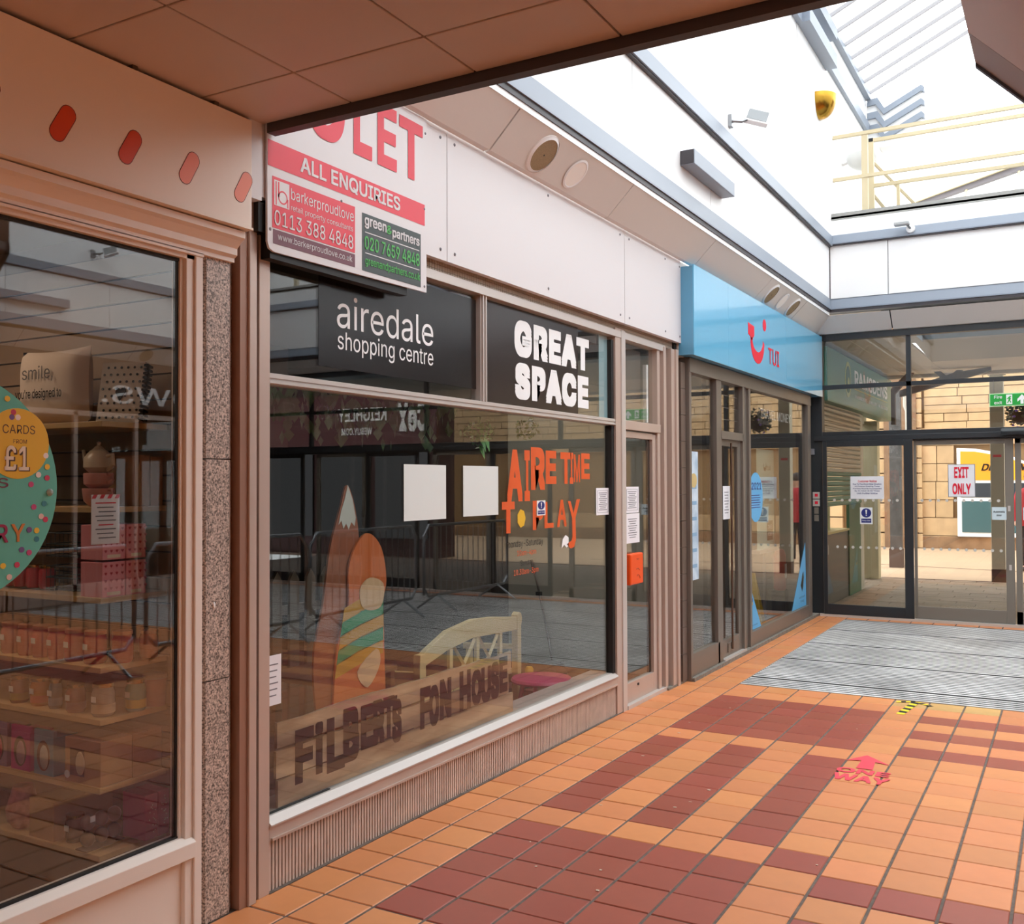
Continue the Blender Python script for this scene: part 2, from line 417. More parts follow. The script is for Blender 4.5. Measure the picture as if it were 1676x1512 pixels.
# white board fascia above the vacant shop
for a, b in ((-4.72, -3.403), (-3.397, -1.143), (-1.137, .0)):
    out('fascia_panel', B(.055, .09, a, b, 2.72, 3.385), M_panelw, wl)
mb = MB()
for y in (-3.46, -3.33, -1.22, -1.06, -2.3, -.35, -.03):
    for z in (2.77, 3.33): mb.lathe([(.009, 0), (.006, .004)], (.0905, y, z), ax=0, k=8)
out('fixing_screws', mb, M_grey, wl, kind='stuff')
out('backing', B(-.1, .055, -4.72, .0, 2.75, 3.39), M_soff, wl)
out('backing', B(-.1, .068, .0, 4.75, 2.62, 3.39), M_soff, wl)
out('backing', B(.055, .088, -.012, .0, 2.72, 3.38), M_bandd, wl)
mb = MB(); y = -4.6
out('mosaic_bed', B(-.02, .028, -4.61, -.02, 2.655, 2.76), M_grout, wl)
while y < -.05:
    for z in (2.667, 2.69, 2.713, 2.736):
        mb.box(.025, .031, y + .001, y + .0215, z, z + .0205)
    y += .0235
out('mosaic_tile', mb, M_mosaic, wl, kind='stuff')
# sloping soffit, 45 degrees
def soffit_left(a, b):
    mb = MB().add([(.10, a, 3.375), (.135, a, 3.378), (.325, a, 3.568), (.325, a, 3.6), (.10, a, 3.42),
                   (.10, b, 3.375), (.135, b, 3.378), (.325, b, 3.568), (.325, b, 3.6), (.10, b, 3.42)],
                  [(0, 1, 6, 5), (1, 2, 7, 6), (2, 3, 8, 7), (3, 4, 9, 8), (4, 0, 5, 9), (0, 4, 3, 2, 1), (5, 6, 7, 8, 9)])
    return mb
sl = thing('trim_1', (.1, -4.6, 3.38), kind='structure')
se = [-4.72, -3.05, -1.52, .20, 1.93, 3.35]
for k in range(len(se) - 1):
    gg = .010 if k in (0,) else .004
    out('soffit_panel', soffit_left(se[k] + .003, se[k + 1] - gg), M_soff, sl)
# corner piece mitred towards the end wall, end wall soffit
ZB, YE = 3.375, 4.66
cm = MB().add([(.10, 3.354, ZB), (.135, 3.354, ZB + .003), (.325, 3.354, 3.568), (.10, YE, ZB), (.135, YE - .035, ZB + .003), (.325, YE - .225, 3.568)],
              [(0, 1, 4, 3), (1, 2, 5, 4)])
out('soffit_panel', cm, M_soff, sl)
s2 = thing('trim_2', (1, 4.6, 3.38), kind='structure')
xe = [None, 1.0, 3.1, 5.2, 7.3, 9.0]
out('soffit_panel', MB().add([(.10, YE, ZB), (.135, YE - .035, ZB + .003), (.325, YE - .225, 3.568), (.995, YE, ZB), (.995, YE - .035, ZB + .003), (.995, YE - .225, 3.568)],
                             [(0, 1, 4, 3), (1, 2, 5, 4)]), M_soff, s2)
for k in range(1, 5):
    a, b = xe[k] + .008, xe[k + 1] - .004
    out('soffit_panel', MB().add([(a, YE, ZB), (a, YE - .035, ZB + .003), (a, YE - .225, 3.568), (a, YE, ZB + .1), (b, YE, ZB), (b, YE - .035, ZB + .003), (b, YE - .225, 3.568), (b, YE, ZB + .1)],
                                 [(0, 1, 5, 4), (1, 2, 6, 5), (0, 3, 2, 1), (4, 5, 6, 7)]), M_soff, s2)
out('soffit_backing', MB().add([(.9, YE, ZB + .02), (.9, YE - .2, 3.58), (9, YE, ZB + .02), (9, YE - .2, 3.58)], [(0, 1, 3, 2)]), M_dark, s2)
out('soffit_backing', MB().add([(.105, -4.7, ZB + .02), (.3, -4.7, 3.58), (.105, 4.6, ZB + .02), (.3, 4.4, 3.58)], [(0, 1, 3, 2)]), M_dark, sl)
out('lip', MB().box(.318, .328, -4.7, YE - .225, 3.565, 3.60), M_white, sl)
# grey bands
out('shadow_reveal', B(.25, .335, -4.7, YE - .21, 3.60, 3.645), M_bandd, sl)
def band_left(z0, z1, x0=.33, x1=.375, y1=4.43, xt=.335):
    return MB().prism([(x0, z0), (x1, z0), (x1, z0 + .015), (xt, z1), (x0, z1)], 1, -4.7, y1)
t3 = thing('trim_3', (.33, -4.7, 3.63), kind='structure')
out('band', band_left(3.635, 3.765, .25, .345, 4.45), M_band, t3)
t4 = thing('trim_4', (.33, -4.7, 4.39), kind='structure')
out('band', band_left(4.385, 4.50, .25, .375, 4.42, .372), M_band, t4)
out('reveal', B(.3, .36, -4.7, 4.43, 4.372, 4.386), M_bandd, t4)
t5 = thing('trim_5', (.33, 4.45, 3.63), kind='structure')
out('band', MB().prism([(4.44, 3.635), (4.44, 3.65), (4.47, 3.765), (4.55, 3.765), (4.55, 3.635)], 0, .31, 9.0), M_band, t5)
out('reveal', B(.30, 9, 4.45, 4.5, 3.60, 3.636), M_bandd, t5)
t6 = thing('trim_6', (.33, 4.45, 4.4), kind='structure')
out('band', MB().prism([(4.41, 4.40), (4.41, 4.415), (4.44, 4.51), (4.55, 4.51), (4.55, 4.40)], 0, .34, 9.0), M_band, t6)
out('reveal', B(.33, 9, 4.42, 4.5, 4.386, 4.401), M_bandd, t6)
# parapet cladding panels
wu = thing('wall_upper_left', (.33, 0, 3.77), kind='structure')
pe = [-4.7, -3.15, -1.56, .04, 1.58, 3.21, 4.452]
for k in range(len(pe) - 1): out('cladding_panel', B(.29, .33, pe[k] + .004, pe[k + 1] - .004, 3.765, 4.372), M_white, wu)
out('core', B(.1, .288, -4.7, 4.5, 3.6, 4.45), M_dark, wu)
for a, b in ((-4.7, -1.243), (-1.237, 1.4), (1.404, 2.945), (2.955, 7.0)):
    out('cladding_panel', B(.24, .33 if b < 3 else .335, a, b, 4.45, 6.46), M_white, wu)
    out('cladding_panel', B(.24, .33, a, b, 6.46, 7.02), M_white, wu)
we = thing('wall_end', (.33, 4.46, 3.77), kind='structure')
qe = [.335, .985, 2.75, 4.5, 6.3, 8.9]
for k in range(5): out('cladding_panel', B(qe[k] + .004, qe[k + 1] - .004, 4.46, 4.5, 3.765, 4.388), M_white, we)
out('core', B(.3, 9, 4.502, 4.62, 3.6, 4.5), M_dark, we)
out('upstand_panel', B(.335, 9, 4.5, 4.53, 4.505, 4.70), M_white, we)
out('gutter', MB().box(.16, 9, 4.56, 4.75, 4.735, 4.76).box(.16, 9, 4.56, 4.57, 4.72, 4.80).box(.16, 9, 4.74, 4.75, 4.7, 4.82), mat('gutter_grey', (150, 150, 146), .4), we)
# stepped grey trims at the eaves
t7 = thing('trim_7', (.33, 0, 6.5), kind='structure')
out('eaves_band', MB().box(.33, .39, -4.7, 2.95, 6.45, 6.58).box(.33, .47, 2.95, 4.34, 6.45, 6.60), M_band, t7, label='grey eaves band stepping round the pier')
out('eaves_band', MB().box(.33, .39, -4.7, 2.95, 6.80, 6.92).box(.33, .47, 2.95, 4.34, 6.78, 6.92), M_band, t7)
out('eaves_band', MB().box(.33, .38, 4.30, 7.0, 6.50, 6.64), M_band, t7)
out('eaves_band', MB().box(.33, .40, -4.7, 7.0, 6.98, 7.06), M_band, t7)
t8 = thing('trim_8', (.4, 7, 6.7), kind='structure')
for dz in (0, -.19, -.37):
    pts = [(.35, 6.98), (.49, 6.99), (.58, 6.83), (1.06, 7.06), (1.10, 7.02), (1.10, 6.96), (1.06, 6.975), (.57, 6.74), (.46, 6.90), (.35, 6.89)]
    out('gable_band', MB().prism([(a, b + dz) for a, b in pts], 1, 6.96, 7.06), M_band, t8)
out('gable_block', B(.335, .50, 7.0, 7.4, 5.0, 6.95), M_white, t8)
out('gable_block', MB().prism([(.5, 6.3), (1.06, 6.3), (1.06, 6.98), (.58, 6.75), (.5, 6.9)], 1, 7.0, 7.3), M_white, t8)

# glazed roof: rafters and panes
roof = thing('roof', (.4, 0, 7.0), kind='structure')
SL = .459
k = 0; y = -4.5
yr = []
while y < 7: yr.append(y); y += .4403
for s in (0, 1):
    X0, X1 = (.36, 4.6) if s == 0 else (8.84, 4.6)
    Z0, Z1 = 7.03, 7.03 + 4.24 * SL
    for y in yr:
        out('rafter', MB().add([(X0, y - .011, Z0), (X0, y + .011, Z0), (X1, y + .011, Z1), (X1, y - .011, Z1), (X0, y - .011, Z0 + .05), (X0, y + .011, Z0 + .05), (X1, y + .011, Z1 + .05), (X1, y - .011, Z1 + .05)],
            [(0, 1, 2, 3), (4, 5, 6, 7), (0, 1, 5, 4), (1, 2, 6, 5), (2, 3, 7, 6), (3, 0, 4, 7)]), mat('rafter_grey', (150, 148, 150), .5), roof)
        if y + .44 < 7: out('roof_pane', MB().quad((X0, y + .012, Z0 + .04), (X0, y + .428, Z0 + .04), (X1, y + .428, Z1 + .04), (X1, y + .012, Z1 + .04)), G_roof, roof)

# wall above the ceiling edge, behind camera walls, right hand side
wb = thing('wall_back', (0, -14, 0), kind='structure')
out('plaster', B(-.1, 9, -14.1, -14, 0, 5), mat('far_back_wall', (150, 128, 112), .7), wb)
out('plaster', B(-.1, 9, -4.85, -4.72, 3.2, 7.1), M_white, wb)
out('plaster', B(-.2, -.02, -14, -8.38, -.05, 5), mat('far_back_wall', (150, 128, 112), .7), wb)
out('plaster', B(9.0, 9.1, -14, -9.4, 3.0, 5), mat('far_back_wall', (150, 128, 112), .7), wb)
out('plaster', B(-.2, 9.1, -9.5, -9.4, 3.2, 5), M_white, wb)

# ================================================================== OPPOSITE SIDE (seen in the glass)
wr = thing('wall_right', (9.0, 0, 0), kind='structure')
out('plaster', B(8.95, 9.1, -14, -4.7, 0, 3.0), mat('back_wall', (190, 170, 150), .7), wr)
for k in range(6): out('cladding_panel', B(8.79, 8.83, pe[k] + .004 if k else -4.7, pe[k + 1] - .004, 3.765, 4.372), M_white, wr)
out('core', B(8.84, 9.1, -4.7, 4.5, 3.6, 4.45), M_dark, wr)
out('cladding_panel', B(8.79, 8.88, -4.7, 7.0, 4.45, 7.02), M_white, wr)
out('band', B(8.74, 8.85, -4.7, 4.44, 3.635, 3.765), M_band, wr)
out('band', B(8.74, 8.85, -4.7, 4.44, 4.385, 4.50), M_band, wr)
for a, b in ((-4.7, -3.0), (-2.99, -1.5), (-1.49, .30), (.31, 2.05), (2.06, 4.45)):
    out('soffit_panel', MB().quad((9.02, a, 3.375), (9.02, b, 3.375), (8.80, b, 3.59), (8.80, a, 3.59)), M_soff, wr)
out('fascia_panel', B(9.0, 9.08, -4.7, 4.6, 2.62, 3.38), mat('dark_fascia', (70, 58, 54), .5), wr)
out('pier', MB().box(9.0, 9.1, -4.7, -4.3, 0, 2.62).box(9.0, 9.1, -.2, .2, 0, 2.62).box(9.0, 9.1, 4.2, 4.7, 0, 2.62), M_gran, wr)
out('room', MB().box(9.4, 9.5, -4.7, 4.7, 0, 2.7).box(9.0, 9.5, -4.75, 4.75, 2.6, 2.7).box(9.05, 9.5, -4.75, -4.7, 0, 2.7).box(9.05, 9.5, 4.7, 4.75, 0, 2.7), M_room, wr)
letters('BROWS.', 'X', 8.995, 4.15, 1.62, 2.76, 3.02, M_wht, wr, bold=.01)
w4 = thing('window_4', (9, 0, 0), kind='structure')
for a, b in ((-4.3, -.2), (.2, 4.2)):
    mb = MB().box(8.98, 9.04, a, b, 0, .25).box(8.98, 9.04, a, b, 2.55, 2.62)
    n = 4
    for i in range(n + 1):
        yy = a + (b - a) * i / n; mb.box(8.98, 9.04, yy - .03, yy + .03, 0, 2.6)
    out('frame', mb, M_alu, w4)
    out('glass', B(9.01, 9.016, a, b, .25, 2.55), G_win, w4)

# ================================================================== SHOPFRONT 1: vacant unit
w1 = thing('window_1', (.03, -4.6, 0), kind='structure')
out('post', B(-.03, .045, -4.668, -4.608, 0, 2.69), M_alu, w1, bevel=.002)
out('post', B(-.03, .045, -1.205, -1.045, 0, 2.69), M_alu, w1, bevel=.002)
out('post', B(.045, .052, -1.115, -1.045, 0, 2.68), M_alub, w1)
out('sill_board', B(-.16, -.03, -4.61, -1.2, .262, .289), M_alub, w1)
out('sill', MB().prism([(-.04, .262), (.03, .262), (.055, .262), (.055, .268), (.02, .292), (-.04, .292)], 1, -4.608, -1.205), M_alub, w1)
out('sill_rail', MB().box(-.02, .045, -4.608, -1.205, .205, .262).box(.045, .055, -4.60, -1.21, .205, .215), M_alu, w1)
out('transom', MB().box(-.03, .035, -4.608, -1.205, 2.005, 2.05).box(.035, .045, -4.608, -1.205, 2.008, 2.016).box(.035, .04, -4.608, -1.205, 2.03, 2.045), M_alub, w1)
out('head', B(-.03, .05, -4.62, -.25, 2.625, 2.672), M_alub, w1, bevel=.002)
out('mullion', MB().box(-.03, .03, -2.985, -2.925, 2.05, 2.63).box(.03, .042, -2.975, -2.965, 2.05, 2.63).box(.03, .042, -2.945, -2.935, 2.05, 2.63), M_alub, w1)
out('glass_pane', B(-.004, .002, -4.61, -1.2, .29, 2.01), G_shop, w1)
out('glass_pane', B(-.004, .002, -4.61, -2.96, 2.05, 2.63), G_shop, w1)
out('glass_pane', B(-.004, .002, -2.95, -1.2, 2.05, 2.63), G_shop, w1)
out('gasket', MB().box(-.006, .008, -1.215, -1.203, .29, 2.01).box(-.006, .008, -4.608, -4.2, .288, .296).box(-.02, .03, -1.245, -1.205, .29, 2.0).box(-.02, .03, -1.245, -1.205, 2.05, 2.6), M_dark, w1)
# dark board standing in for the shade behind the upper panes
out('shade_board', B(-.07, -.06, -4.6, -1.3, 2.57, 2.72), M_dark, w1)
# ribbed riser: one mesh of ribs
rb = thing('baseboard_left', (.03, -4.6, 0), kind='structure')
out('backing', B(-.02, .022, -4.61, -1.205, .0, .205), mat('rib_groove', (52, 42, 38), .9), rb)
mb = MB(); y = -4.60
while y < -1.225:
    mb.box(.02, .034, y, y + .0115, .004, .205); y += .0195
out('rib', mb, M_rib, rb, kind='stuff')
out('foot_strip', B(.02, .05, -4.61, -1.05, .0, .004), M_grout, rb)  # grout-coloured strip along the foot of the riser
# shop door
d1 = thing('door_1', (.03, -1.04, 0), kind='structure')
out('door_frame', MB().box(-.03, .04, -.40, -.345, 0, 2.63).box(-.03, .045, -1.045, -.345, 1.985, 2.05), M_alu, d1, bevel=.002)
out('threshold', B(-.02, .06, -1.045, -.28, .0, .03), M_alub, d1, bevel=.002)
out('door_leaf', MB().box(-.02, .025, -1.04, -1.02, .03, 1.97).box(-.02, .025, -.47, -.405, .03, 1.97).box(-.02, .025, -1.02, -.47, .03, .17).box(-.02, .025, -1.02, -.47, 1.93, 1.975), M_alu, d1, bevel=.002)
out('glass_pane', B(-.003, .003, -1.02, -.47, .17, 1.93), G_shop, d1)
out('glass_pane', B(-.003, .003, -1.04, -.41, 2.05, 2.63), G_shop, d1)
out('frosted_backing', B(-.06, -.05, -.99, -.52, 2.06, 2.6), mat('cloudy_board', (120, 110, 104), .5), d1)
out('pale_slat', B(-.03, .0, -.52, -.49, 2.06, 2.5), M_wht, d1)
out('lock', B(.025, .032, -.80, -.78, .13, .145), M_dark, d1)
out('dark_stile', B(-.02, .0, -.50, -.47, .17, 1.93), M_dark, d1)
# stepped aluminium piers between the units
pr = thing('trim_9', (.03, -.3, 0), kind='structure')
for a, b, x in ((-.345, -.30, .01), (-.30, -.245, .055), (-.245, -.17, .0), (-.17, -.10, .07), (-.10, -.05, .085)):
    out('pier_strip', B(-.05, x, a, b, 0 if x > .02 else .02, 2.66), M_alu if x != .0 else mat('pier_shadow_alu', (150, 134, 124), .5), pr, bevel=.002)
out('pier_gap', B(-.05, .05, -.05, .0, 0, 2.72), M_dark, pr)
for k in range(12):
    out('tile', B(-.03, .085, .002, .105, .02 + k * .213, .02 + k * .213 + .209), mat('brown_pier_tile', (104, 88, 78), .4, rnd=.08), pr)
out('kerb', B(-.1, .075, -.29, .13, 0, .018), mat('kerb_cement', (130, 122, 112), .9, var=.3, scale=40), pr)

# left edge posts
tl = thing('trim_10', (.03, -4.7, 0), kind='structure')
out('post', B(-.1, .05, -4.775, -4.735, 0, 2.70), mat('rosy_brown_post', (160, 122, 104), .35, metal=.2), tl)
out('post', B(-.1, .06, -4.735, -4.695, 0, 2.70), M_alu, tl, bevel=.003)
out('gap', B(-.1, .0, -4.70, -4.66, 0, 2.8), M_dark, tl)
out('foam_pad', B(-.02, .085, -4.715, -4.66, 2.585, 2.70), M_dark, tl)
out('end_panel', B(-.02, .10, -4.775, -4.712, 2.70, 3.0), M_panelw, tl)

gc = thing('granite_column', (0, -4.86, 0), 'speckled brown granite pilaster between the cream shopfront and the vacant unit', 'column')
for a, b in ((0, .88), (.884, 1.70), (1.704, 2.53)):
    out('granite_block', MB().prism([(-.06, -4.945), (.0, -4.945), (.03, -4.925), (.03, -4.81), (.005, -4.775), (-.06, -4.775)], 2, a, b), M_gran, gc)
out('chewing_gum', MB().ell((.031, -4.885, .03 + 1.13), .003, .006, .012), M_wht, gc)

# ================================================================== SHOPFRONT 2: gift shop on the left
w2 = thing('window_2', (.03, -5.1, 0), kind='structure')
YL = -8.3
out('fascia', B(-.1, .12, YL, -4.785, 2.572, 2.985), M_fasc, w2, bevel=.003)
out('drip_edge', B(.0, .128, YL, -4.785, 2.566, 2.574), M_fasc, w2)
out('ceiling_gap_strip', MB().box(.0, .08, YL, -4.785, 2.985, 3.0).box(.08, .118, -5.33, -5.31, 2.985, 3.0).box(.08, .118, -4.97, -4.95, 2.985, 3.0), mat('brown_gap', (92, 74, 58), .8), w2)  # gap between fascia and ceiling coloured a darker brown
out('cornice', MB().prism([(-.05, 2.45), (.045, 2.45), (.045, 2.465), (.06, 2.475), (.06, 2.50), (.085, 2.525), (.10, 2.535), (.10, 2.56), (.0, 2.566), (-.05, 2.566)], 1, YL, -4.80), M_cream, w2)
out('frame_right', MB().box(-.03, .03, -5.02, -4.955, .0, 2.46).box(.03, .04, -4.985, -4.95, .0, 2.45).box(-.03, .015, -5.035, -5.02, .335, 2.43), M_cream, w2, bevel=.003)
out('frame_top', MB().box(-.03, .03, YL, -4.955, 2.425, 2.455).box(.03, .045, YL, -4.95, 2.44, 2.455), M_cream, w2, bevel=.002)
out('sill', MB().prism([(-.04, .27), (.05, .27), (.05, .325), (.02, .345), (-.04, .345)], 1, YL, -4.985), M_cream, w2, bevel=.002)
out('riser', MB().box(-.04, .012, YL, -5.0, .0, .27).box(.012, .022, YL, -5.0, .0, .03), M_cream, w2)
out('gasket', MB().box(-.01, .006, -5.045, -5.034, .345, 2.42).box(-.01, .01, YL, -5.03, .343, .352).box(-.01, .01, YL, -5.03, 2.414, 2.426), M_dark, w2)
out('glass_pane', B(-.003, .003, YL, -5.035, .345, 2.425), G_gift, w2)
out('slatwall', B(-1.6, -.06, -4.96, -4.94, .2, 2.5), mat('slat_groove', (70, 54, 40), .8), w2)
mb = MB(); z = .22
while z < 2.5: mb.box(-1.6, -.06, -4.972, -4.958, z, z + .088); z += .095
out('slat', mb, M_slat, w2, kind='stuff')
k = 0
for y, z, c in ((-5.59, 2.72, 0), (-5.34, 2.72, 0), (-5.09, 2.72, 1), (-4.83, 2.72, 1), (-5.84, 2.72, 0), (-6.09, 2.72, 0)):
    out('capsule_print_rim', MB().prism(capsule(y, z, .029, .038, -.50), 0, .1203, .1207), mat('rim_print', (110, 52, 34), .5), w2)
    out('capsule_print', MB().prism(capsule(y, z, .0265, .038, -.50), 0, .1207, .1213), (mat('orange_red_print', (216, 72, 20), .3) if c == 0 else mat('salmon_print', (240, 130, 96), .4)), w2, label='orange capsule shape' if c == 0 else 'salmon capsule shape')

# gift shop stock ---------------------------------------------------
SY0, SY1 = -5.26, -4.972
shelf_z = [1.83, 1.53, 1.215, .975, .795, .56, .33]
shn = ['top', 'second from the top', 'third from the top', 'under the pink heart boxes', 'under the mason jars', 'under the kraft cartons', 'lowest']
for z, nm in zip(shelf_z, shn):
    solo('wall_shelf', B(-1.5, -.12, SY0, SY1, z - .02, z), M_shelf, {'top': 'pale wooden wall shelf under the cushion, topmost in the gift shop', 'lowest': 'lowest pale wooden wall shelf in the gift shop window'}.get(nm, 'pale wooden wall shelf in the gift shop, ' + nm), 'shelf', 'gift shop wall shelves', bevel=.002)
# cushion
def pillow_mb(c, w, h, d, n=14):
    m = MB(); vs = []
    for s in (1, -1):
        for i in range(n + 1):
            for j in range(n + 1):
                u, v = 2 * i / n - 1, 2 * j / n - 1
                k = (1 - abs(u) ** 3) * (1 - abs(v) ** 3)
                pin = 1 - .08 * (1 - u * u) * 0 - .07 * (1 - abs(v) ** 2) * (abs(u) > .0)
                pin2 = 1 - .07 * (1 - abs(u) ** 2)
                vs.append((c[0] + u * w / 2 * (1 - .07 * (1 - v * v)), c[1] - s * d / 2 * k ** .5, c[2] + v * h / 2 * pin2))
    m.v = vs; N = n + 1
    for s in (0, 1):
        for i in range(n):
            for j in range(n):
                a = s * N * N + i * N + j; m.f.append((a, a + 1, a + N + 1, a + N)); m.m.append(0)
    return m
cu = thing('cushion', (-.5, -5.15, 1.83), 'cream square cushion with black handwriting on the top gift shop shelf', 'cushion')
out('cover', pillow_mb((-.52, -5.15, 1.975), .40, .29, .13), mat('cushion_cloth', (206, 184, 168), .9), cu, smooth=True)
letters('smile,', 'Y', -5.222, -.62, -.44, 1.99, 2.05, mat('grey_ink', (84, 76, 72), .6), cu)
letters("you're designed to", 'Y', -5.222, -.66, -.39, 1.92, 1.965, M_blk, cu, bold=.01)
# notebook
nb = thing('notebook', (-.2, -5.1, 1.83), 'grey polka dot notebook with black spiral edge leaning on the top shelf', 'notebook')
def rotx(m, c, a):
    ca, sa = math.cos(a), math.sin(a)
    m.v = [(v[0], c[1] + (v[1] - c[1]) * ca - (v[2] - c[2]) * sa, c[2] + (v[1] - c[1]) * sa + (v[2] - c[2]) * ca) for v in m.v]; return m
def rotz(m, c, a):
    ca, sa = math.cos(a), math.sin(a)
    m.v = [(c[0] + (v[0] - c[0]) * ca - (v[1] - c[1]) * sa, c[1] + (v[0] - c[0]) * sa + (v[1] - c[1]) * ca, v[2]) for v in m.v]; return m
def nbx(m): return rotz(rotx(m, (-.2, -5.12, 1.83), -.2), (-.2, -5.12, 1.83), .35)
out('cover', nbx(B(-.29, -.12, -5.13, -5.105, 1.83, 2.06)), mat('dotty_cover', (176, 160, 148), .6), nb)
mb = MB()
for i in range(6):
    for j in range(8):
        m = disc('Y', -5.1315, -.277 + i * .026 + (j % 2) * .013, 1.85 + j * .027, .005, .005, k=8); mb.add(m.v, m.f)
out('dots', nbx(mb), M_blk, nb, kind='stuff')
mb = MB()
for j in range(14): mb.box(-.122, -.105, -5.135, -5.10, 1.84 + j * .0155, 1.848 + j * .0155)
out('spine_stripes', nbx(mb), M_blk, nb)
out('heart', nbx(MB().prism([(-.205, 1.91), (-.185, 1.945), (-.19, 1.965), (-.205, 1.955), (-.22, 1.965), (-.225, 1.945)], 1, -5.133, -5.1305)), M_blk, nb)
# second shelf: dark sale card, stacked teapot and kraft boxes
sc_ = thing('sale_card', (-.62, -5.2, 1.53), 'dark maroon sale card reading 70% behind the teal disc', 'card')
out('card', B(-.80, -.50, -5.21, -5.205, 1.50, 1.74), mat('maroon_card', (92, 24, 34), .5), sc_)
letters('70%', 'Y', -5.212, -.66, -.52, 1.60, 1.65, mat('pale_ink', (190, 170, 165), .6), sc_)
out('border', MB().box(-.68, -.51, -5.212, -5.21, 1.572, 1.575).box(-.68, -.51, -5.212, -5.21, 1.682, 1.685).box(-.513, -.51, -5.212, -5.21, 1.572, 1.685), mat('pale_ink', (190, 170, 165), .6), sc_)
tp = thing('stacked_teapot', (-.22, -5.16, 1.53), 'cream and pink stacked teapot and cups on the second gift shop shelf', 'teapot')
c = (-.25, -5.17, 1.53)
out('cup', MB().lathe([(.03, 0), (.05, .02), (.056, .06), (.055, .065), (.05, .062)], c), mat('pink_ceramic', (206, 140, 132), .3), tp, smooth=True)
out('cup', MB().lathe([(.03, .065), (.05, .08), (.052, .115), (.05, .12)], c), mat('pink_ceramic', (206, 140, 132), .3), tp, smooth=True)
out('pot', MB().lathe([(.03, .12), (.052, .14), (.05, .175), (.03, .20), (.02, .205)], c), mat('cream_ceramic', (206, 186, 164), .3), tp, smooth=True)
out('lid', MB().lathe([(.022, .205), (.012, .215), (.005, .22), (.008, .23), (.002, .235)], c), mat('cream_ceramic', (206, 186, 164), .3), tp, smooth=True)
out('spout', MB().tube([(c[0] - .045, c[1], 1.68), (c[0] - .075, c[1], 1.70), (c[0] - .085, c[1], 1.735)], [.012, .008, .006]), mat('cream_ceramic', (206, 186, 164), .3), tp)
out('handle', MB().tube([(c[0] + .045, c[1], 1.71), (c[0] + .075, c[1], 1.715), (c[0] + .078, c[1], 1.68), (c[0] + .048, c[1], 1.66)], .007), mat('cream_ceramic', (206, 186, 164), .3), tp)
for i, zz in enumerate((1.57, 1.625)):
    out('handle', MB().tube([(c[0] + .05, c[1], zz + .02), (c[0] + .075, c[1], zz + .02), (c[0] + .078, c[1], zz), (c[0] + .05, c[1], zz - .01)], .006), mat('pink_ceramic', (206, 140, 132), .3), tp)
def pbox(x0, x1, y0, y1, z0, h, m, label, name='gift_box', cat='box', group=None, lid=True):
    t = thing(name, ((x0 + x1) / 2, (y0 + y1) / 2, z0), label, cat, group)
    out('carton', B(x0, x1, y0, y1, z0, z0 + h - .004), m, t, bevel=.002)
    if lid: out('top_flap', MB().box(x0, x1, y0, (y0 + y1) / 2 - .001, z0 + h - .004, z0 + h).box(x0, x1, (y0 + y1) / 2 + .001, y1, z0 + h - .004, z0 + h), m, t)
    return t
pbox(-.30, -.13, -5.09, -5.045, 1.53, .185, M_kraft, 'plain kraft box behind the stacked teapot, nearer one')
pbox(-.30, -.13, -5.04, -4.985, 1.53, .18, M_kraft, 'plain kraft box behind the stacked teapot, against the slatwall')
# third shelf: four pink heart boxes
M_heart = mat('pale_pink_card', (228, 142, 152), .6)
for k, (a, b, z, nm) in enumerate(((-5.25, -5.155, 1.215, 'lower left'), (-5.15, -5.065, 1.215, 'lower right'), (-5.25, -5.155, 1.345, 'upper left'), (-5.15, -5.065, 1.345, 'upper right'))):
    t = pbox(-.24, -.125, a, b, z, .126, M_heart, 'pink heart patterned box, %s of the four stacked on the shelf' % nm, group='pink heart boxes', lid=False)
    mb = MB()
    for i in range(4):
        for j in range(4):
            yy, zz = a + .014 + i * .023, z + .03 + j * .026
            s = .006
            mb.prism([(yy, zz - s), (yy + s, zz + .3 * s), (yy + .5 * s, zz + s), (yy, zz + .5 * s), (yy - .5 * s, zz + s), (yy - s, zz + .3 * s)], 0, -.1248, -.1243)
    out('hearts', mb, mat('heart_red', (170, 40, 60), .6), t, kind='stuff')
    out('label', B(-.1248, -.1243, a + .02, b - .02, z + .006, z + .018), mat('cream_print', (230, 214, 190), .6), t)
def basket(x0, x1, z, lab):
    t = thing('wire_basket', ((x0 + x1) / 2, -5.2, z), lab, 'basket', 'wire baskets of red jars')
    mb = MB(); y0, y1 = -5.25, -5.14
    for h in (.01, .05, .09): mb.tube([(x0, y0, z + h), (x1, y0, z + h), (x1, y1, z + h), (x0, y1, z + h), (x0, y0, z + h)], .0025, 5)
    n = 7
    for i in range(n + 1):
        x = x0 + (x1 - x0) * i / n; mb.tube([(x, y0, z + .09), (x, y0, z + .005), (x, y1, z + .005), (x, y1, z + .09)], .0015, 4)
    out('wires', mb, M_dark, t)
    return t
basket(-.43, -.26, 1.225, 'black wire basket of red candles beside the pink heart boxes, lower one')
basket(-.43, -.26, 1.345, 'black wire basket of red candles beside the pink heart boxes, upper one')
solo('backing_board', B(-.44, -.25, -5.13, -5.12, 1.215, 1.46), mat('maroon_card', (92, 24, 34), .5), 'dark maroon board behind the wire baskets', 'board')
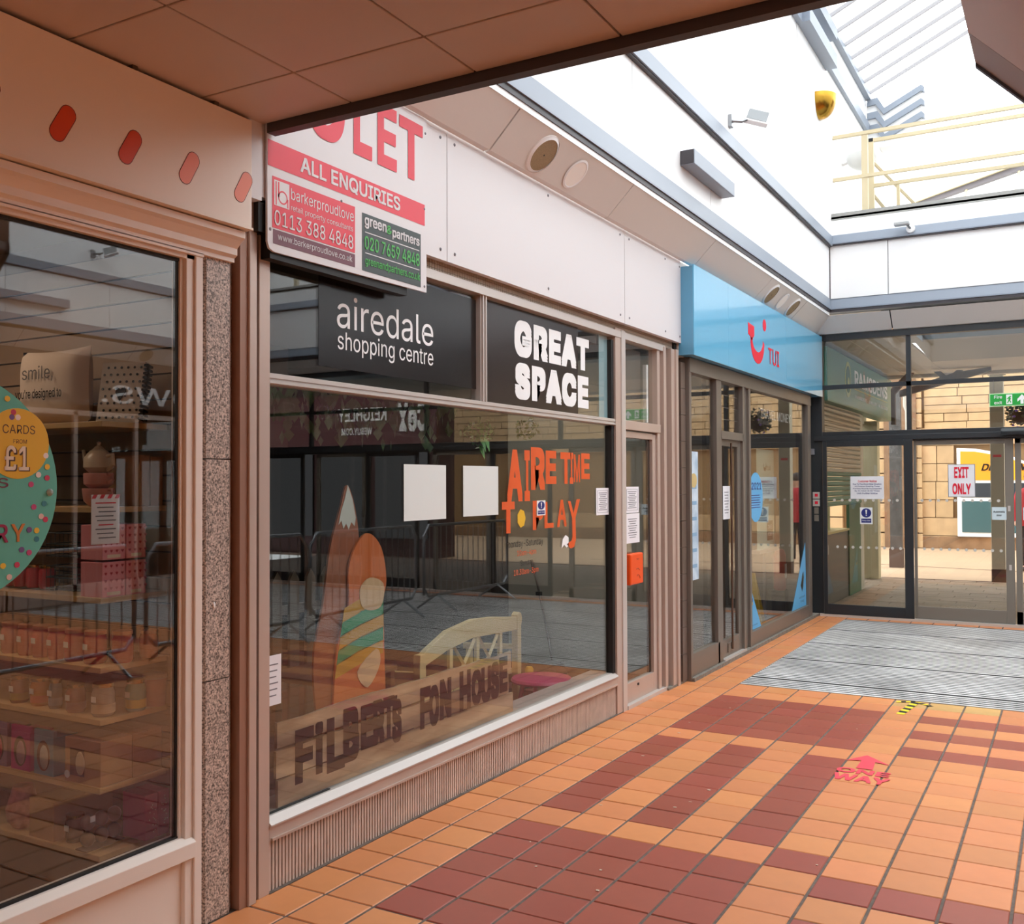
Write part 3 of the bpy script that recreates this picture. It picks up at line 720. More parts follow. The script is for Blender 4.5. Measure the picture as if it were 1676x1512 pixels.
def jar(name, x, y, z, r, h, body, lid, label, cat='jar', group=None, tagc=True, liq=None):
    t = thing(name, (x, y, z), label, cat, group)
    c = (x, y, z)
    out('glass', MB().lathe([(r * .85, 0), (r, .01), (r, h * .72), (r * .86, h * .84), (r * .86, h * .9)], c, k=16), body, t, smooth=True)
    if liq: out('wax', MB().lathe([(r * 1.004, .012), (r * 1.004, h * .38)], c, k=16, caps=False), liq, t, smooth=True)
    out('lid', MB().lathe([(r * .9, h * .88), (r * .92, h * .89), (r * .92, h), (r * .2, h + .001)], c, k=16), lid, t, smooth=True)
    if tagc: out('price_label', B(x - .012, x + .012, y - r - .002, y - r - .001, z + h * .45, z + h * .45 + .02), M_paper, t)
    return t
cols = [(170, 96, 96), (190, 92, 92), (196, 70, 72), (200, 66, 72), (190, 50, 56), (176, 34, 40)]
for k, (x, nmj) in enumerate(((-.80, 'farthest into the shop'), (-.73, 'second farthest into the shop'), (-.66, 'third from the baskets'), (-.585, 'second from the baskets'), (-.51, 'just left of the wire baskets'))):
    basket_m = mat('red_candle_glass_' + 'abcdef'[k], cols[k], .2, coat=.5)
    jar('candle_jar', x, -5.19, 1.225, .03, .085, basket_m, M_gold, 'red candle jar on the third shelf, ' + nmj, group='red candles on the third shelf', tagc=False)
od = ['sixth', 'fifth', 'fourth', 'third', 'second', 'first']
for k, x in enumerate((-.73, -.63, -.545, -.455, -.36, -.255)):
    mm_ = mat('pink_red_glass_' + 'abcdef'[k], [(200, 120, 112), (204, 104, 100), (200, 84, 90), (196, 66, 80), (186, 40, 52), (176, 22, 32)][k], .2, coat=.5)
    jar('candle_jar', x + .03, -5.20, .975, .041, .115, mm_, mat('peach_lid', (190, 120, 90), .4), 'large %s lidded candle jar with paper tag, %s from the shelf corner' % ('deep red' if k > 3 else 'pink red', od[k]), group='row of red lidded jars')
jar('candle_jar', -.155, -5.14, .975, .038, .112, mat('deep_red_glass', (170, 24, 30), .2, coat=.5), mat('peach_lid', (190, 120, 90), .4), 'deep red lidded jar behind the shelf corner, next to the peach jar', tagc=False, group='row of red lidded jars')
jar('candle_jar', -.15, -5.03, .975, .034, .10, mat('peach_glass', (206, 110, 80), .2, coat=.5), mat('peach_lid', (190, 120, 90), .4), 'small peach coloured candle jar nearest the slatwall', tagc=False, group='row of red lidded jars')
cj = [(-.18, -5.20, .040, .115, (150, 132, 118), (206, 180, 150), 'clear candle jar of white wax with gold lid at the shelf corner'),
      (-.145, -5.09, .036, .112, (120, 160, 140), (200, 176, 50), 'green and yellow layered candle jar with gold lid'),
      (-.315, -5.21, .034, .10, (150, 90, 84), (150, 96, 110), 'plum coloured candle jar with gold lid'),
      (-.43, -5.21, .024, .105, (90, 110, 130), (100, 120, 150), 'slim blue candle jar with gold lid'),
      (-.53, -5.20, .036, .10, (200, 120, 50), (200, 80, 30), 'orange layered candle jar with gold lid'),
      (-.64, -5.21, .034, .10, (140, 80, 60), (170, 140, 60), 'red and amber candle jar with pale lid')]
for x, y, r, h, c1, c2, lb in cj:
    jar('candle_jar', x, y, .795, r, h, mat('wax_a%d%d' % (c1[0], c2[0]), c1, .15, coat=.6), M_gold, lb, group='layered candle jars with gold lids', liq=mat('wax_b%d%d' % (c1[0], c2[0]), c2, .3))
cu2 = thing('candle_tub', (-.145, -5.0, .795), 'matt pink candle tub with pale lid near the slatwall', 'candle')
out('tub', MB().lathe([(.036, 0), (.042, .1)], (-.15, -5.0, .795)), mat('matt_pink', (196, 128, 122), .6), cu2, smooth=True)
out('lid', MB().lathe([(.044, .1), (.044, .115), (.04, .117)], (-.15, -5.0, .795)), mat('pale_lid', (190, 170, 164), .5), cu2, smooth=True)
# egg boxes and kraft carton
for k, (x, c1, c2, nm) in enumerate(((-.44, (120, 160, 176), (206, 200, 190), 'pale blue'), (-.575, (196, 60, 130), (190, 150, 160), 'magenta'), (-.71, (150, 120, 140), (190, 60, 90), 'greyish lilac'))):
    t = thing('egg_gift_box', (x, -5.2, .56), '%s windowed gift box with an egg inside, on the fifth shelf' % nm, 'box', 'windowed egg boxes')
    out('carton', MB().box(x - .055, x + .055, -5.25, -5.15, .56, .70).box(x - .055, x + .055, -5.25, -5.235, .70, .722), mat('egg_box_%d' % k, c1, .5), t, bevel=.002)
    out('window', disc('Y', -5.2515, x, .63, .036, .055), mat('dark_interior', (86, 60, 50), .5), t)
    out('egg', MB().ell((x + .005, -5.25, .625), .026, .008, .045), mat('egg_%d' % k, c2, .4), t, smooth=True)
kb = thing('kraft_carton', (-.2, -5.1, .56), 'long kraft carton with a cut out window showing a candle', 'box')
out('carton', MB().box(-.32, -.13, -5.25, -5.118, .56, .715), M_kraft, kb, bevel=.002)
out('window', B(-.29, -.215, -5.252, -5.2505, .585, .68), mat('dark_interior', (86, 60, 50), .5), kb)
out('egg', MB().ell((-.235, -5.252, .63), .024, .006, .042), mat('cream_ceramic', (206, 186, 164), .3), kb, smooth=True)
out('round_sticker', disc('Y', -5.2525, -.305, .585, .014, .014), M_paper, kb)
pbox(-.32, -.13, -5.115, -4.985, .56, .155, M_kraft, 'plain kraft carton behind the windowed one, against the slatwall', name='kraft_carton')
# lowest shelf
pv = thing('pink_vase', (-.66, -5.2, .33), 'speckled pink vase on the lowest shelf', 'vase')
out('body', MB().lathe([(.03, 0), (.055, .03), (.06, .07), (.045, .12), (.036, .155)], (-.63, -5.2, .33)), mat('speckled_pink', (188, 108, 112), .5, var=.2, scale=60), pv, smooth=True)
pbox(-.52, -.38, -5.25, -5.0, .33, .14, M_kraft, 'kraft carton beside the speckled pink vase, lowest shelf', name='kraft_carton')
jar('swing_top_jar', -.33, -5.20, .33, .034, .095, mat('brown_glass', (74, 60, 50), .2, coat=.5), M_gold, 'small clip top jar with a hanging paper tag, lowest shelf')
ep = thing('egg_pack', (-.2, -5.15, .33), 'clear pack of brown eggs on the lowest shelf', 'pack')
for i in range(3):
    for j in range(2):
        out('egg', MB().ell((-.215 - (j * .0), -5.235 + i * .055, .365 + j * .058), .026, .024, .027), mat('brown_egg', (116, 92, 76), .35), ep, smooth=True)
out('wrap', MB().box(-.245, -.185, -5.262, -5.10, .331, .335), mat('clear_tray', (120, 104, 90), .2), ep)
out('label', B(-.189, -.187, -5.245, -5.225, .43, .45), M_paper, ep)
M_mag = mat('magenta_card', (186, 26, 104), .45)
for a, b, nm in ((-5.085, -5.03, 'nearer the glass'), (-5.027, -4.976, 'against the slatwall')):
    t = pbox(-.22, -.10, a, b, .33, .165, M_mag, 'glossy magenta gift box, the one ' + nm, lid=False)
    mb = MB()
    for i in range(14): 
        yy, zz = a + .01 + R_.random() * (b - a - .02), .35 + R_.random() * .12; mb.box(-.0998, -.0993, yy, yy + .004, zz, zz + .004)
    out('glitter', mb, mat('pale_glitter', (230, 170, 190), .4), t, kind='stuff')
# notice hanging and teal disc on the glass
nt_ = thing('glass_notice', (.0, -5.33, 1.4), 'white paper notice with red stripes taped inside the gift shop glass', 'notice')
out('paper', rect('X', -.008, -5.385, -5.275, 1.41, 1.575), M_paper, nt_)
for k in range(4): out('stripe', MB().prism([(-5.385 + k * .03, 1.562), (-5.37 + k * .03, 1.562), (-5.362 + k * .03, 1.575), (-5.377 + k * .03, 1.575)], 0, -.0055, -.005), M_let, nt_)
for k in range(9): out('text_line', rect('X', -.0055, -5.37 + (k % 3) * .006, -5.29 - (k % 2) * .01, 1.545 - k * .0145, 1.549 - k * .0145, .0004), M_let if k in (0, 5) else M_grey, nt_)
tdc = thing('round_window_sticker', (.004, -5.86, 1.6), 'large teal polka dot window sticker advertising cards, cut by the frame edge', 'sticker')
out('disc', disc('X', .0032, -5.86, 1.60, .34, .34, k=64), M_teal, tdc)
out('yellow_disc', disc('X', .0043, -5.655, 1.735, .105, .108, k=40), M_yell, tdc)
brn = mat('brown_ink', (84, 60, 40), .6)
letters('CARDS', 'X', .0055, -5.705, -5.598, 1.765, 1.792, brn, tdc)
letters('FROM', 'X', .0055, -5.67, -5.625, 1.735, 1.748, brn, tdc)
letters('£1', 'X', .0055, -5.695, -5.615, 1.65, 1.725, brn, tdc, bold=.04)
letters('£1', 'X', .0065, -5.699, -5.619, 1.653, 1.728, mat('cream_print', (230, 214, 190), .6), tdc, bold=.02)
letters('s', 'X', .0055, -5.72, -5.685, 1.60, 1.63, M_plum, tdc)
letters('R', 'X', .0055, -5.725, -5.685, 1.435, 1.49, mat('berry_ink', (150, 40, 80), .6), tdc, bold=.02)
letters('Y', 'X', .0055, -5.675, -5.63, 1.435, 1.49, mat('ochre_ink', (206, 130, 60), .6), tdc, bold=.02)
dc = [(232, 190, 60), (196, 60, 90), (110, 80, 130), (236, 220, 210), (60, 130, 140), (190, 70, 120), (220, 190, 180)]
pts = [(-5.69, 1.87, 0), (-5.67, 1.83, 1), (-5.675, 1.815, 2), (-5.655, 1.815, 3), (-5.56, 1.70, 3), (-5.555, 1.665, 0), (-5.585, 1.64, 3), (-5.555, 1.63, 1), (-5.61, 1.61, 5), (-5.565, 1.55, 4), (-5.6, 1.54, 5), (-5.575, 1.51, 6), (-5.56, 1.50, 1), (-5.615, 1.47, 2), (-5.59, 1.467, 0), (-5.64, 1.41, 2), (-5.615, 1.40, 5), (-5.655, 1.365, 1), (-5.70, 1.365, 0), (-5.68, 1.33, 6), (-5.59, 1.44, 4)]
for a, b, k in pts: out('dot', disc('X', .0045, a, b, .009, .009, k=12), mat('dot_%d' % k, dc[k], .6), tdc)
out('suction_cup', MB().lathe([(.012, 0), (.010, .004), (.004, .01)], (.005, -5.545, 1.585), ax=0, k=12), mat('clear_plastic', (170, 190, 184), .1), tdc, smooth=True)
# ================================================================== TO LET BOARD
tb = thing('letting_board', (.1, -4.15, 2.52), 'white and red TO LET board hung over the vacant shop fascia', 'board')
pts = [(-4.685, 2.55), (-4.675, 2.525), (-4.65, 2.515), (-3.603, 2.528), (-3.600, 3.37), (-4.69, 3.37)]
out('board', MB().prism(pts, 0, .094, .104), M_panelw, tb)
out('red_banner', rect('X', .1045, -4.685, -3.618, 2.848, 2.95, .0006), M_let, tb)
letters('ALL ENQUIRIES', 'X', .106, -4.50, -3.82, 2.866, 2.935, M_panelw, tb, bold=.03)
def squash(u, v): return u, v
# TO (tops hidden by the soffit) and LET
letters('TO', 'X', .106, -4.68, -4.22, 3.045, 3.36, M_let, tb, bold=.05)
letters('L', 'X', .106, -4.16, -4.03, 3.045, 3.36, M_let, tb, bold=.05)
letters('E', 'X', .106, -3.99, -3.845, 3.045, 3.33, M_let, tb, bold=.05)
letters('T', 'X', .106, -3.825, -3.635, 3.045, 3.325, M_let, tb, bold=.05)
out('red_panel', rect('X', .1045, -4.66, -4.15, 2.61, 2.812, .0006), M_let, tb)
out('plum_panel', rect('X', .1045, -4.655, -4.15, 2.548, 2.604, .0006), M_plum, tb)
out('logo_plate', rect('X', .1055, -4.65, -4.565, 2.70, 2.80, .0004), M_panelw, tb)
mb = MB()
for i in range(24):
    a, b = 2 * PI * i / 24, 2 * PI * (i + 1) / 24; c = (-4.602, 2.738)
    mb.quad((.1063, c[0] + .027 * math.cos(a), c[1] + .027 * math.sin(a)), (.1063, c[0] + .027 * math.cos(b), c[1] + .027 * math.sin(b)), (.1063, c[0] + .021 * math.cos(b), c[1] + .021 * math.sin(b)), (.1063, c[0] + .021 * math.cos(a), c[1] + .021 * math.sin(a)))
mb.box(.106, .1063, -4.629, -4.622, 2.735, 2.795).box(.106, .1063, -4.577, -4.571, 2.703, 2.738).box(.106, .1063, -4.643, -4.637, 2.703, 2.795)
out('logo_mark', mb, M_let, tb)
letters('barkerproudlove', 'X', .1062, -4.555, -4.16, 2.732, 2.79, M_panelw, tb)
letters('retail property consultants', 'X', .1062, -4.555, -4.165, 2.694, 2.724, M_panelw, tb)
letters('0113 388 4848', 'X', .1062, -4.65, -4.165, 2.622, 2.682, M_panelw, tb, bold=.005)
letters('www.barkerproudlove.co.uk', 'X', .1062, -4.63, -4.17, 2.560, 2.593, M_panelw, tb)
out('charcoal_panel', rect('X', .1045, -4.10, -3.652, 2.545, 2.80, .0006), M_char, tb)
letters('green', 'X', .1062, -4.085, -3.925, 2.735, 2.785, M_panelw, tb, bold=.03)
letters('&', 'X', .1062, -3.922, -3.885, 2.745, 2.785, M_grn, tb, bold=.02)
letters('partners', 'X', .1062, -3.88, -3.665, 2.728, 2.78, M_panelw, tb, bold=.03)
out('rule', MB().box(.1055, .1062, -4.08, -3.665, 2.716, 2.72).box(.1055, .1062, -4.08, -3.665, 2.624, 2.628), M_panelw, tb)
letters('020 7659 4848', 'X', .1062, -4.085, -3.665, 2.642, 2.702, M_grn, tb, bold=.02)
letters('greenandpartners.co.uk', 'X', .1062, -4.08, -3.66, 2.565, 2.61, M_grn, tb, bold=.015)
mb = MB()
for y, z in ((-4.67, 2.985), (-4.67, 2.60), (-3.62, 2.555), (-3.62, 2.93), (-3.61, 3.3), (-4.2, 2.58), (-4.24, 2.815)): mb.lathe([(.007, 0), (.004, .003)], (.104, y, z), ax=0, k=8)
out('screws', mb, M_grey, tb, kind='stuff')
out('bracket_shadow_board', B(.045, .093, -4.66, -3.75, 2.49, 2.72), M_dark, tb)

# ================================================================== window graphics
wv = thing('window_vinyl', (.004, -3.7, 2.3), 'black window vinyl reading airedale shopping centre in the upper left pane', 'sign')
out('film', rect('X', .0026, -4.27, -2.987, 2.115, 2.60, .0008), M_blk, wv)
letters('airedale', 'X', .0045, -4.15, -3.40, 2.296, 2.445, M_wht, wv, bold=.0)
letters('shopping centre', 'X', .0045, -4.145, -3.40, 2.178, 2.282, M_wht, wv, bold=-.004)
gv = thing('window_vinyl', (.004, -2.1, 2.3), 'dark window vinyl reading GREAT SPACE in heavy white capitals', 'sign')
out('film', rect('X', .0026, -2.92, -1.72, 2.052, 2.62, .0008), mat('brown_black_vinyl', (46, 38, 36), .2), gv)
letters('GREAT', 'X', .0045, -2.565, -1.555, 2.345, 2.56, M_wht, gv, bold=.095, spacing=1.14)
letters('SPACE', 'X', .0045, -2.56, -1.565, 2.095, 2.31, M_wht, gv, bold=.095, spacing=1.14)
out('pale_strip', rect('X', .001, -1.39, -1.25, 2.055, 2.62, .0008), mat('pale_blue_strip', (150, 180, 186), .4), gv)
for a, b, z0, z1, lb in ((-3.652, -3.285, 1.425, 1.70, 'large blank white sheet taped inside the vacant shop window, nearer the left'), (-3.12, -2.755, 1.43, 1.70, 'large blank white sheet taped inside the vacant shop window, nearer the orange letters')):
    solo('paper_sheet', rect('X', .0025, a, b, z0, z1, .0012), mat('tinted_paper', (222, 228, 226), .35), lb, 'paper', 'blank sheets on the vacant window')
def notice(y0, y1, z0, z1, label, name='paper_notice', lines=10, off=.0035, hd=None, col=None, border=True):
    t = thing(name, (off, (y0 + y1) / 2, z0), label, 'notice')
    out('paper', rect('X', off, y0, y1, z0, z1, .001), M_paper, t)
    w = y1 - y0; h = z1 - z0; X = off + .0012
    if border: out('printed_border', MB().box(X, X + .0003, y0 + .1 * w, y1 - .1 * w, z1 - .1 * h, z1 - .09 * h).box(X, X + .0003, y0 + .1 * w, y1 - .1 * w, z0 + .09 * h, z0 + .1 * h).box(X, X + .0003, y0 + .1 * w, y0 + .12 * w, z0 + .1 * h, z1 - .1 * h).box(X, X + .0003, y1 - .12 * w, y1 - .1 * w, z0 + .1 * h, z1 - .1 * h), M_grey, t)
    mb = MB()
    for k in range(lines):
        zz = z1 - h * (.2 + .62 * k / max(1, lines - 1)); s = w * (.18 + .10 * ((k * 7) % 3) / 2); mb.box(X, X + .0003, y0 + s, y1 - s, zz, zz + h * .025)
    out('text_lines', mb, col or M_grey, t)
    return t
notice(-1.45, -1.235, 1.385, 1.57, 'bordered paper notice at the right edge of the vacant shop window')
notice(-.955, -.70, 1.385, 1.575, 'bordered paper notice on the vacant shop door, upper one')
notice(-.955, -.69, 1.165, 1.38, 'plain white letter on the vacant shop door, below the bordered one', border=False, lines=9)
notice(-4.60, -4.50, .72, .92, 'white paper notice low at the left edge of the vacant shop window', border=False, lines=6)
obx = thing('door_handle_box', (.03, -.85, .87), 'bright orange plastic box over the vacant shop door handle', 'box')
out('shell', B(.012, .055, -.98, -.74, .87, 1.095), mat('signal_orange', (240, 84, 20), .35), obx, bevel=.012, seg=3)
out('scribble', MB().tube([(.056, -.87, 1.055), (.0565, -.85, 1.05), (.056, -.83, 1.055)], .0015, 4).tube([(.056, -.88, .98), (.056, -.84, .985), (.056, -.82, .97)], .0015, 4).tube([(.056, -.87, .93), (.056, -.85, .94), (.056, -.82, .93), (.056, -.81, .91)], .0015, 4), M_dark, obx)
# painted orange words
ow = thing('painted_window_words', (.003, -2.1, 1.5), 'orange hand painted window words AIRE TIME TO PLAY with opening hours', 'lettering')
gl = [('A', -2.655, -2.475, 1.50, 1.80, .06), ('I', -2.45, -2.385, 1.50, 1.80, .05), ('R', -2.37, -2.19, 1.565, 1.82, .07), ('E', -2.18, -2.04, 1.60, 1.805, .07),
      ('T', -1.98, -1.83, 1.60, 1.80, .06), ('I', -1.85, -1.80, 1.60, 1.80, .05), ('M', -1.79, -1.70, 1.61, 1.79, .03), ('E', -1.68, -1.55, 1.63, 1.80, .06),
      ('T', -2.715, -2.57, 1.32, 1.50, .08), ('P', -2.35, -2.21, 1.325, 1.50, .05), ('L', -2.20, -2.08, 1.33, 1.49, .04), ('A', -2.03, -1.90, 1.33, 1.50, .04)]
for ch, a, b, c, d, bo in gl: letters(ch, 'X', .0035, a, b, c, d, M_opr, ow, bold=bo, name='letter', label='orange letter ' + ch)
out('letter', MB().prism([(-1.88, 1.49), (-1.84, 1.49), (-1.80, 1.41), (-1.75, 1.50), (-1.70, 1.50), (-1.77, 1.38), (-1.765, 1.24), (-1.79, 1.195), (-1.84, 1.185), (-1.90, 1.215), (-1.87, 1.225), (-1.83, 1.235), (-1.815, 1.26), (-1.82, 1.38)], 0, .0035, .0041), M_opr, ow, label='orange letter Y with a long curved tail')
out('brush_tip', MB().prism([(-1.97, 1.195), (-1.955, 1.25), (-1.915, 1.275), (-1.875, 1.26), (-1.87, 1.205), (-1.90, 1.195), (-1.935, 1.215)], 0, .0035, .0041), M_wht, ow, label='white brush tip')
out('letter', disc('X', .0035, -2.49, 1.40, .05, .055, k=7), M_yell, ow, label='yellow letter O cut like a gem')
inkb = mat('black_paint', (40, 34, 32), .6)
letters('monday-Saturday', 'X', .0035, -2.66, -2.22, 1.225, 1.275, inkb, ow)
letters('10am-4pm', 'X', .0035, -2.54, -2.31, 1.175, 1.215, M_opr, ow)
letters('Sunday', 'X', .0035, -2.50, -2.35, 1.115, 1.155, inkb, ow)
letters('10.30am-3pm', 'X', .0035, -2.58, -2.28, 1.065, 1.105, M_opr, ow)
# small blue stickers
def keep_sticker(pl, off, a, b, z0, z1, label, d=1):
    t = thing('safety_sticker', P(pl, off, (a + b) / 2, z0), label, 'sticker')
    out('plate', rect(pl, off, a, b, z0, z1, .0008 * d), M_wht, t)
    o2 = off + .0012 * d; w, h = b - a, z1 - z0; c = (a + b) / 2
    out('blue_disc', disc(pl, o2, c, z0 + h * .67, w * .40, h * .28, .0004 * d), M_navy, t)
    out('blue_box', rect(pl, o2, a + .1 * w, b - .1 * w, z0 + h * .08, z0 + h * .33, .0004 * d), M_navy, t)
    o3 = o2 + .0008 * d
    out('exclamation_mark', (MB().prism([(c - .07 * w, z0 + h * .86), (c + .07 * w, z0 + h * .86), (c + .035 * w, z0 + h * .60), (c - .035 * w, z0 + h * .60)], {'X': 0, 'Y': 1}[pl], o3, o3 + .0004 * d)), M_wht, t)
    m = disc(pl, o3, c, z0 + h * .53, w * .05, h * .035, .0004 * d, 10); out('exclamation_dot', m, M_wht, t)
    letters('Keep clear', pl, o3, a + .16 * w, b - .16 * w, z0 + h * .15, z0 + h * .27, M_wht, t)
keep_sticker('X', .0045, -2.30, -2.19, 1.41, 1.50, 'small blue and white safety sticker over the orange word PLAY')

# ================================================================== things inside the vacant shop
# sign made of three rough planks
sg = thing('wooden_sign', (-.05, -3.5, .29), 'weathered plank sign with dark brown words FILBERTS FON HOUSE', 'sign')
def plank(y0, y1, z0, z1, jag):
    pts = []; n = 12
    for i in range(n + 1): pts.append((y0 + (y1 - y0) * i / n, z0 + R_.uniform(0, jag)))
    for i in range(n + 1): pts.append((y1 - (y1 - y0) * i / n, z1 - R_.uniform(0, jag)))
    return MB().prism(pts, 0, -.026, -.012)
out('plank', plank(-4.50, -2.57, .293, .405, .003), M_wood, sg)
out('plank', plank(-4.51, -2.62, .408, .525, .006), M_wood, sg)
out('plank', plank(-4.505, -2.59, .529, .645, .012), M_wood, sg)
def wv1(u, v): return u, v * (1 - .10 * math.sin(u * 9)) + .05 * math.sin(u * 7)
fb = [('F', -4.40, -4.285, .36, .585), ('i', -4.275, -4.225, .37, .59), ('L', -4.20, -4.08, .355, .59), ('B', -4.09, -3.98, .37, .61), ('E', -3.965, -3.87, .40, .60), ('R', -3.875, -3.79, .40, .605), ('T', -3.80, -3.715, .41, .605), ("'", -3.715, -3.69, .55, .60), ('S', -3.73, -3.655, .375, .58),
      ('F', -3.50, -3.41, .39, .595), ('O', -3.42, -3.335, .385, .59), ('N', -3.325, -3.22, .40, .605), ('H', -3.14, -3.03, .405, .615), ('O', -3.02, -2.92, .41, .60), ('U', -2.92, -2.82, .405, .60), ('S', -2.82, -2.73, .405, .61), ('E', -2.725, -2.635, .425, .625)]
for ch, a, b, c, d in fb: letters(ch, 'X', -.0105, a, b, c, d, M_brown, sg, bold=.09 if ch not in "i'" else .05, name='letter', label='dark brown letter ' + ch)
# plain painted plywood cut-out, a generic stand-in for the painted figure
pc = thing('painted_cutout', (-.25, -3.7, .5), 'tall orange painted plywood cut-out with green and yellow stripes behind the plank sign', 'cutout')
M_cut = mat('orange_brown_paint', (206, 112, 50), .55, var=.12, scale=3)
M_cut2 = mat('rust_paint', (150, 84, 44), .6, var=.2, scale=5)
def smooth_poly(pts, n=4):
    r = []
    N = len(pts)
    for i in range(N):
        p0, p1, p2, p3 = pts[i - 1], pts[i], pts[(i + 1) % N], pts[(i + 2) % N]
        for k in range(n):
            t = k / n
            r.append(tuple(.5 * ((2 * p1[j]) + (-p0[j] + p2[j]) * t + (2 * p0[j] - 5 * p1[j] + 4 * p2[j] - p3[j]) * t * t + (-p0[j] + 3 * p1[j] - 3 * p2[j] + p3[j]) * t ** 3) for j in (0, 1)))
    return r
out('back_leaf', MB().prism(smooth_poly([(-4.010, 1.601), (-3.944, 1.452), (-3.926, 1.228), (-3.982, 0.949), (-4.037, 0.390), (-4.168, 0.390), (-4.242, 0.809), (-4.177, 1.088), (-4.131, 1.321), (-4.065, 1.489)]), 0, -.060, -.050), M_cut2, pc)
out('white_tip', MB().prism([(-4.010, 1.601), (-3.977, 1.535), (-3.954, 1.452), (-3.963, 1.414), (-3.986, 1.433), (-4.005, 1.400), (-4.023, 1.428), (-4.042, 1.405), (-4.056, 1.442), (-4.075, 1.424), (-4.056, 1.489), (-4.033, 1.535)], 0, -.0495, -.048), mat('pale_paint', (206, 216, 208), .6), pc)
out('front_board', MB().prism(smooth_poly([(-3.870, 1.377), (-3.777, 1.303), (-3.739, 1.154), (-3.767, 1.042), (-3.758, 0.856), (-3.777, 0.390), (-4.112, 0.390), (-4.121, 0.688), (-4.093, 0.902), (-4.019, 1.061), (-4.019, 1.228), (-3.954, 1.340)]), 0, -.046, -.036), M_cut, pc)
for k in range(5):
    z = .78 + k * .060; a, b = -4.120 + k * .013, -3.765 - abs(k - 2) * .002
    out('stripe', MB().prism([(a, z - .035), ((a + b) / 2, z + .004), (b, z + .03), (b, z + .095), ((a + b) / 2 + .01, z + .07), (a + .016, z + .03)], 0, -.0355, -.034), mat('green_paint', (44, 150, 96), .6) if k % 2 else mat('mustard_paint', (196, 150, 30), .6), pc)
out('cream_patch', MB().prism(smooth_poly([(-3.888, 0.669), (-3.963, 0.753), (-3.823, 0.837), (-3.795, 0.762)]), 0, -.0335, -.032), mat('cream_patch', (216, 190, 150), .6), pc)
out('cream_patch', MB().prism(smooth_poly([(-3.926, 1.042), (-3.944, 1.126), (-3.870, 1.172), (-3.767, 1.135), (-3.777, 1.042), (-3.842, 1.019)]), 0, -.0335, -.032), mat('cream_patch', (216, 190, 150), .6), pc)
out('foot', B(-.10, -.03, -4.1, -3.80, .29, .305), M_dark, pc)
# bench
bn = thing('small_bench', (-.62, -2.3, 0), 'cream painted wooden bench with crossed slat back behind the plank sign', 'bench')
# back runs from (-.60,-2.62) to (-.60,-1.43): heights measured at x=-.60
BX0, BX1 = -.63, -.60; by0, by1 = -2.64, -1.42
crest = [(by0, .53), (by0 + .05, .60), (by0 + .3, .66), (by0 + .55, .72), ((by0 + by1) / 2 + .1, .745), (by1 - .35, .72), (by1 - .1, .68), (by1, .675), (by1, .58), (by1 - .3, .60), ((by0 + by1) / 2, .62), (by0 + .3, .575), (by0 + .05, .50)]
out('crest_rail', MB().prism([(-2.66, .555), (-2.58, .60), (-2.35, .685), (-2.05, .72), (-1.80, .705), (-1.55, .675), (-1.45, .665), (-1.45, .575), (-1.7, .585), (-2.05, .60), (-2.35, .565), (-2.62, .50)], 0, -.64, -.60), M_bench, bn, bevel=.004)
out('back_post', MB().prism([(-1.475, 0), (-1.42, 0), (-1.42, .60), (-1.405, .65), (-1.42, .69), (-1.45, .70), (-1.48, .68), (-1.475, .60)], 0, -.645, -.595), M_bench, bn, bevel=.004)
out('back_post', MB().prism([(-2.66, 0), (-2.60, 0), (-2.60, .52), (-2.61, .58), (-2.66, .58), (-2.665, .52)], 0, -.645, -.595), M_bench, bn, bevel=.004)
for a in (-2.30, -1.98, -1.68): out('slat', B(-.63, -.61, a - .018, a + .018, .25, .60), M_bench, bn)
for a, b in ((-2.27, -2.01), (-1.95, -1.71)):
    for s in (0, 1):
        ya, yb = (a, b) if s else (b, a)
        out('cross_slat', MB().tube([(-.62, ya, .585), (-.62, yb, .30)], .014, 4), M_bench, bn)
out('seat', B(-1.02, -.64, -2.62, -1.44, .27, .30), M_bench, bn, bevel=.003)
for y in (-2.63, -1.45):
    out('front_leg', B(-1.02, -.98, y - .02, y + .02, 0, .27), M_bench, bn)
    out('arm', MB().prism([(-1.05, .45), (-.64, .47), (-.64, .44), (-1.05, .41)], 1, y - .022, y + .022), M_bench, bn)
    out('arm_post', B(-1.03, -.99, y - .018, y + .018, .30, .42), M_bench, bn)
out('side_rail', B(-.98, -.65, -1.455, -1.425, .20, .26), M_bench, bn)
# stool and spray can
st = thing('plastic_stool', (-.32, -1.62, 0), 'small round magenta pink stool beside the cream bench', 'stool')
c = (-.34, -1.60, 0)
out('seat', MB().lathe([(.15, .255), (.20, .262), (.21, .275), (.20, .29), (.12, .296)], c, k=28), M_pink, st, smooth=True)
for k in range(4):
    a = PI / 4 + k * PI / 2; out('leg', MB().tube([(c[0] + .13 * math.cos(a), c[1] + .13 * math.sin(a), .258), (c[0] + .18 * math.cos(a), c[1] + .18 * math.sin(a), 0)], [.018, .014], 8), M_pink, st, smooth=True)
spc = thing('spray_can', (-.55, -1.4, 0), 'spray can with yellow cap standing beyond the pink stool', 'can')
ca = (-.60, -1.30, 0)
solo('low_box', B(-.75, -.50, -1.39, -1.20, 0, .14), mat('brown_box', (90, 62, 48), .7), 'low brown box under the yellow capped spray can', 'box')
out('body', MB().lathe([(.03, .14), (.032, .15), (.032, .225), (.026, .235)], ca, k=16), mat('can_dark', (70, 40, 36), .4), spc, smooth=True)
out('label', B(-.571, -.568, -1.305, -1.28, .155, .215), M_paper, spc)
out('cap', MB().lathe([(.031, .225), (.031, .275), (.022, .29)], ca, k=16), mat('yellow_cap', (226, 176, 30), .4), spc, smooth=True)
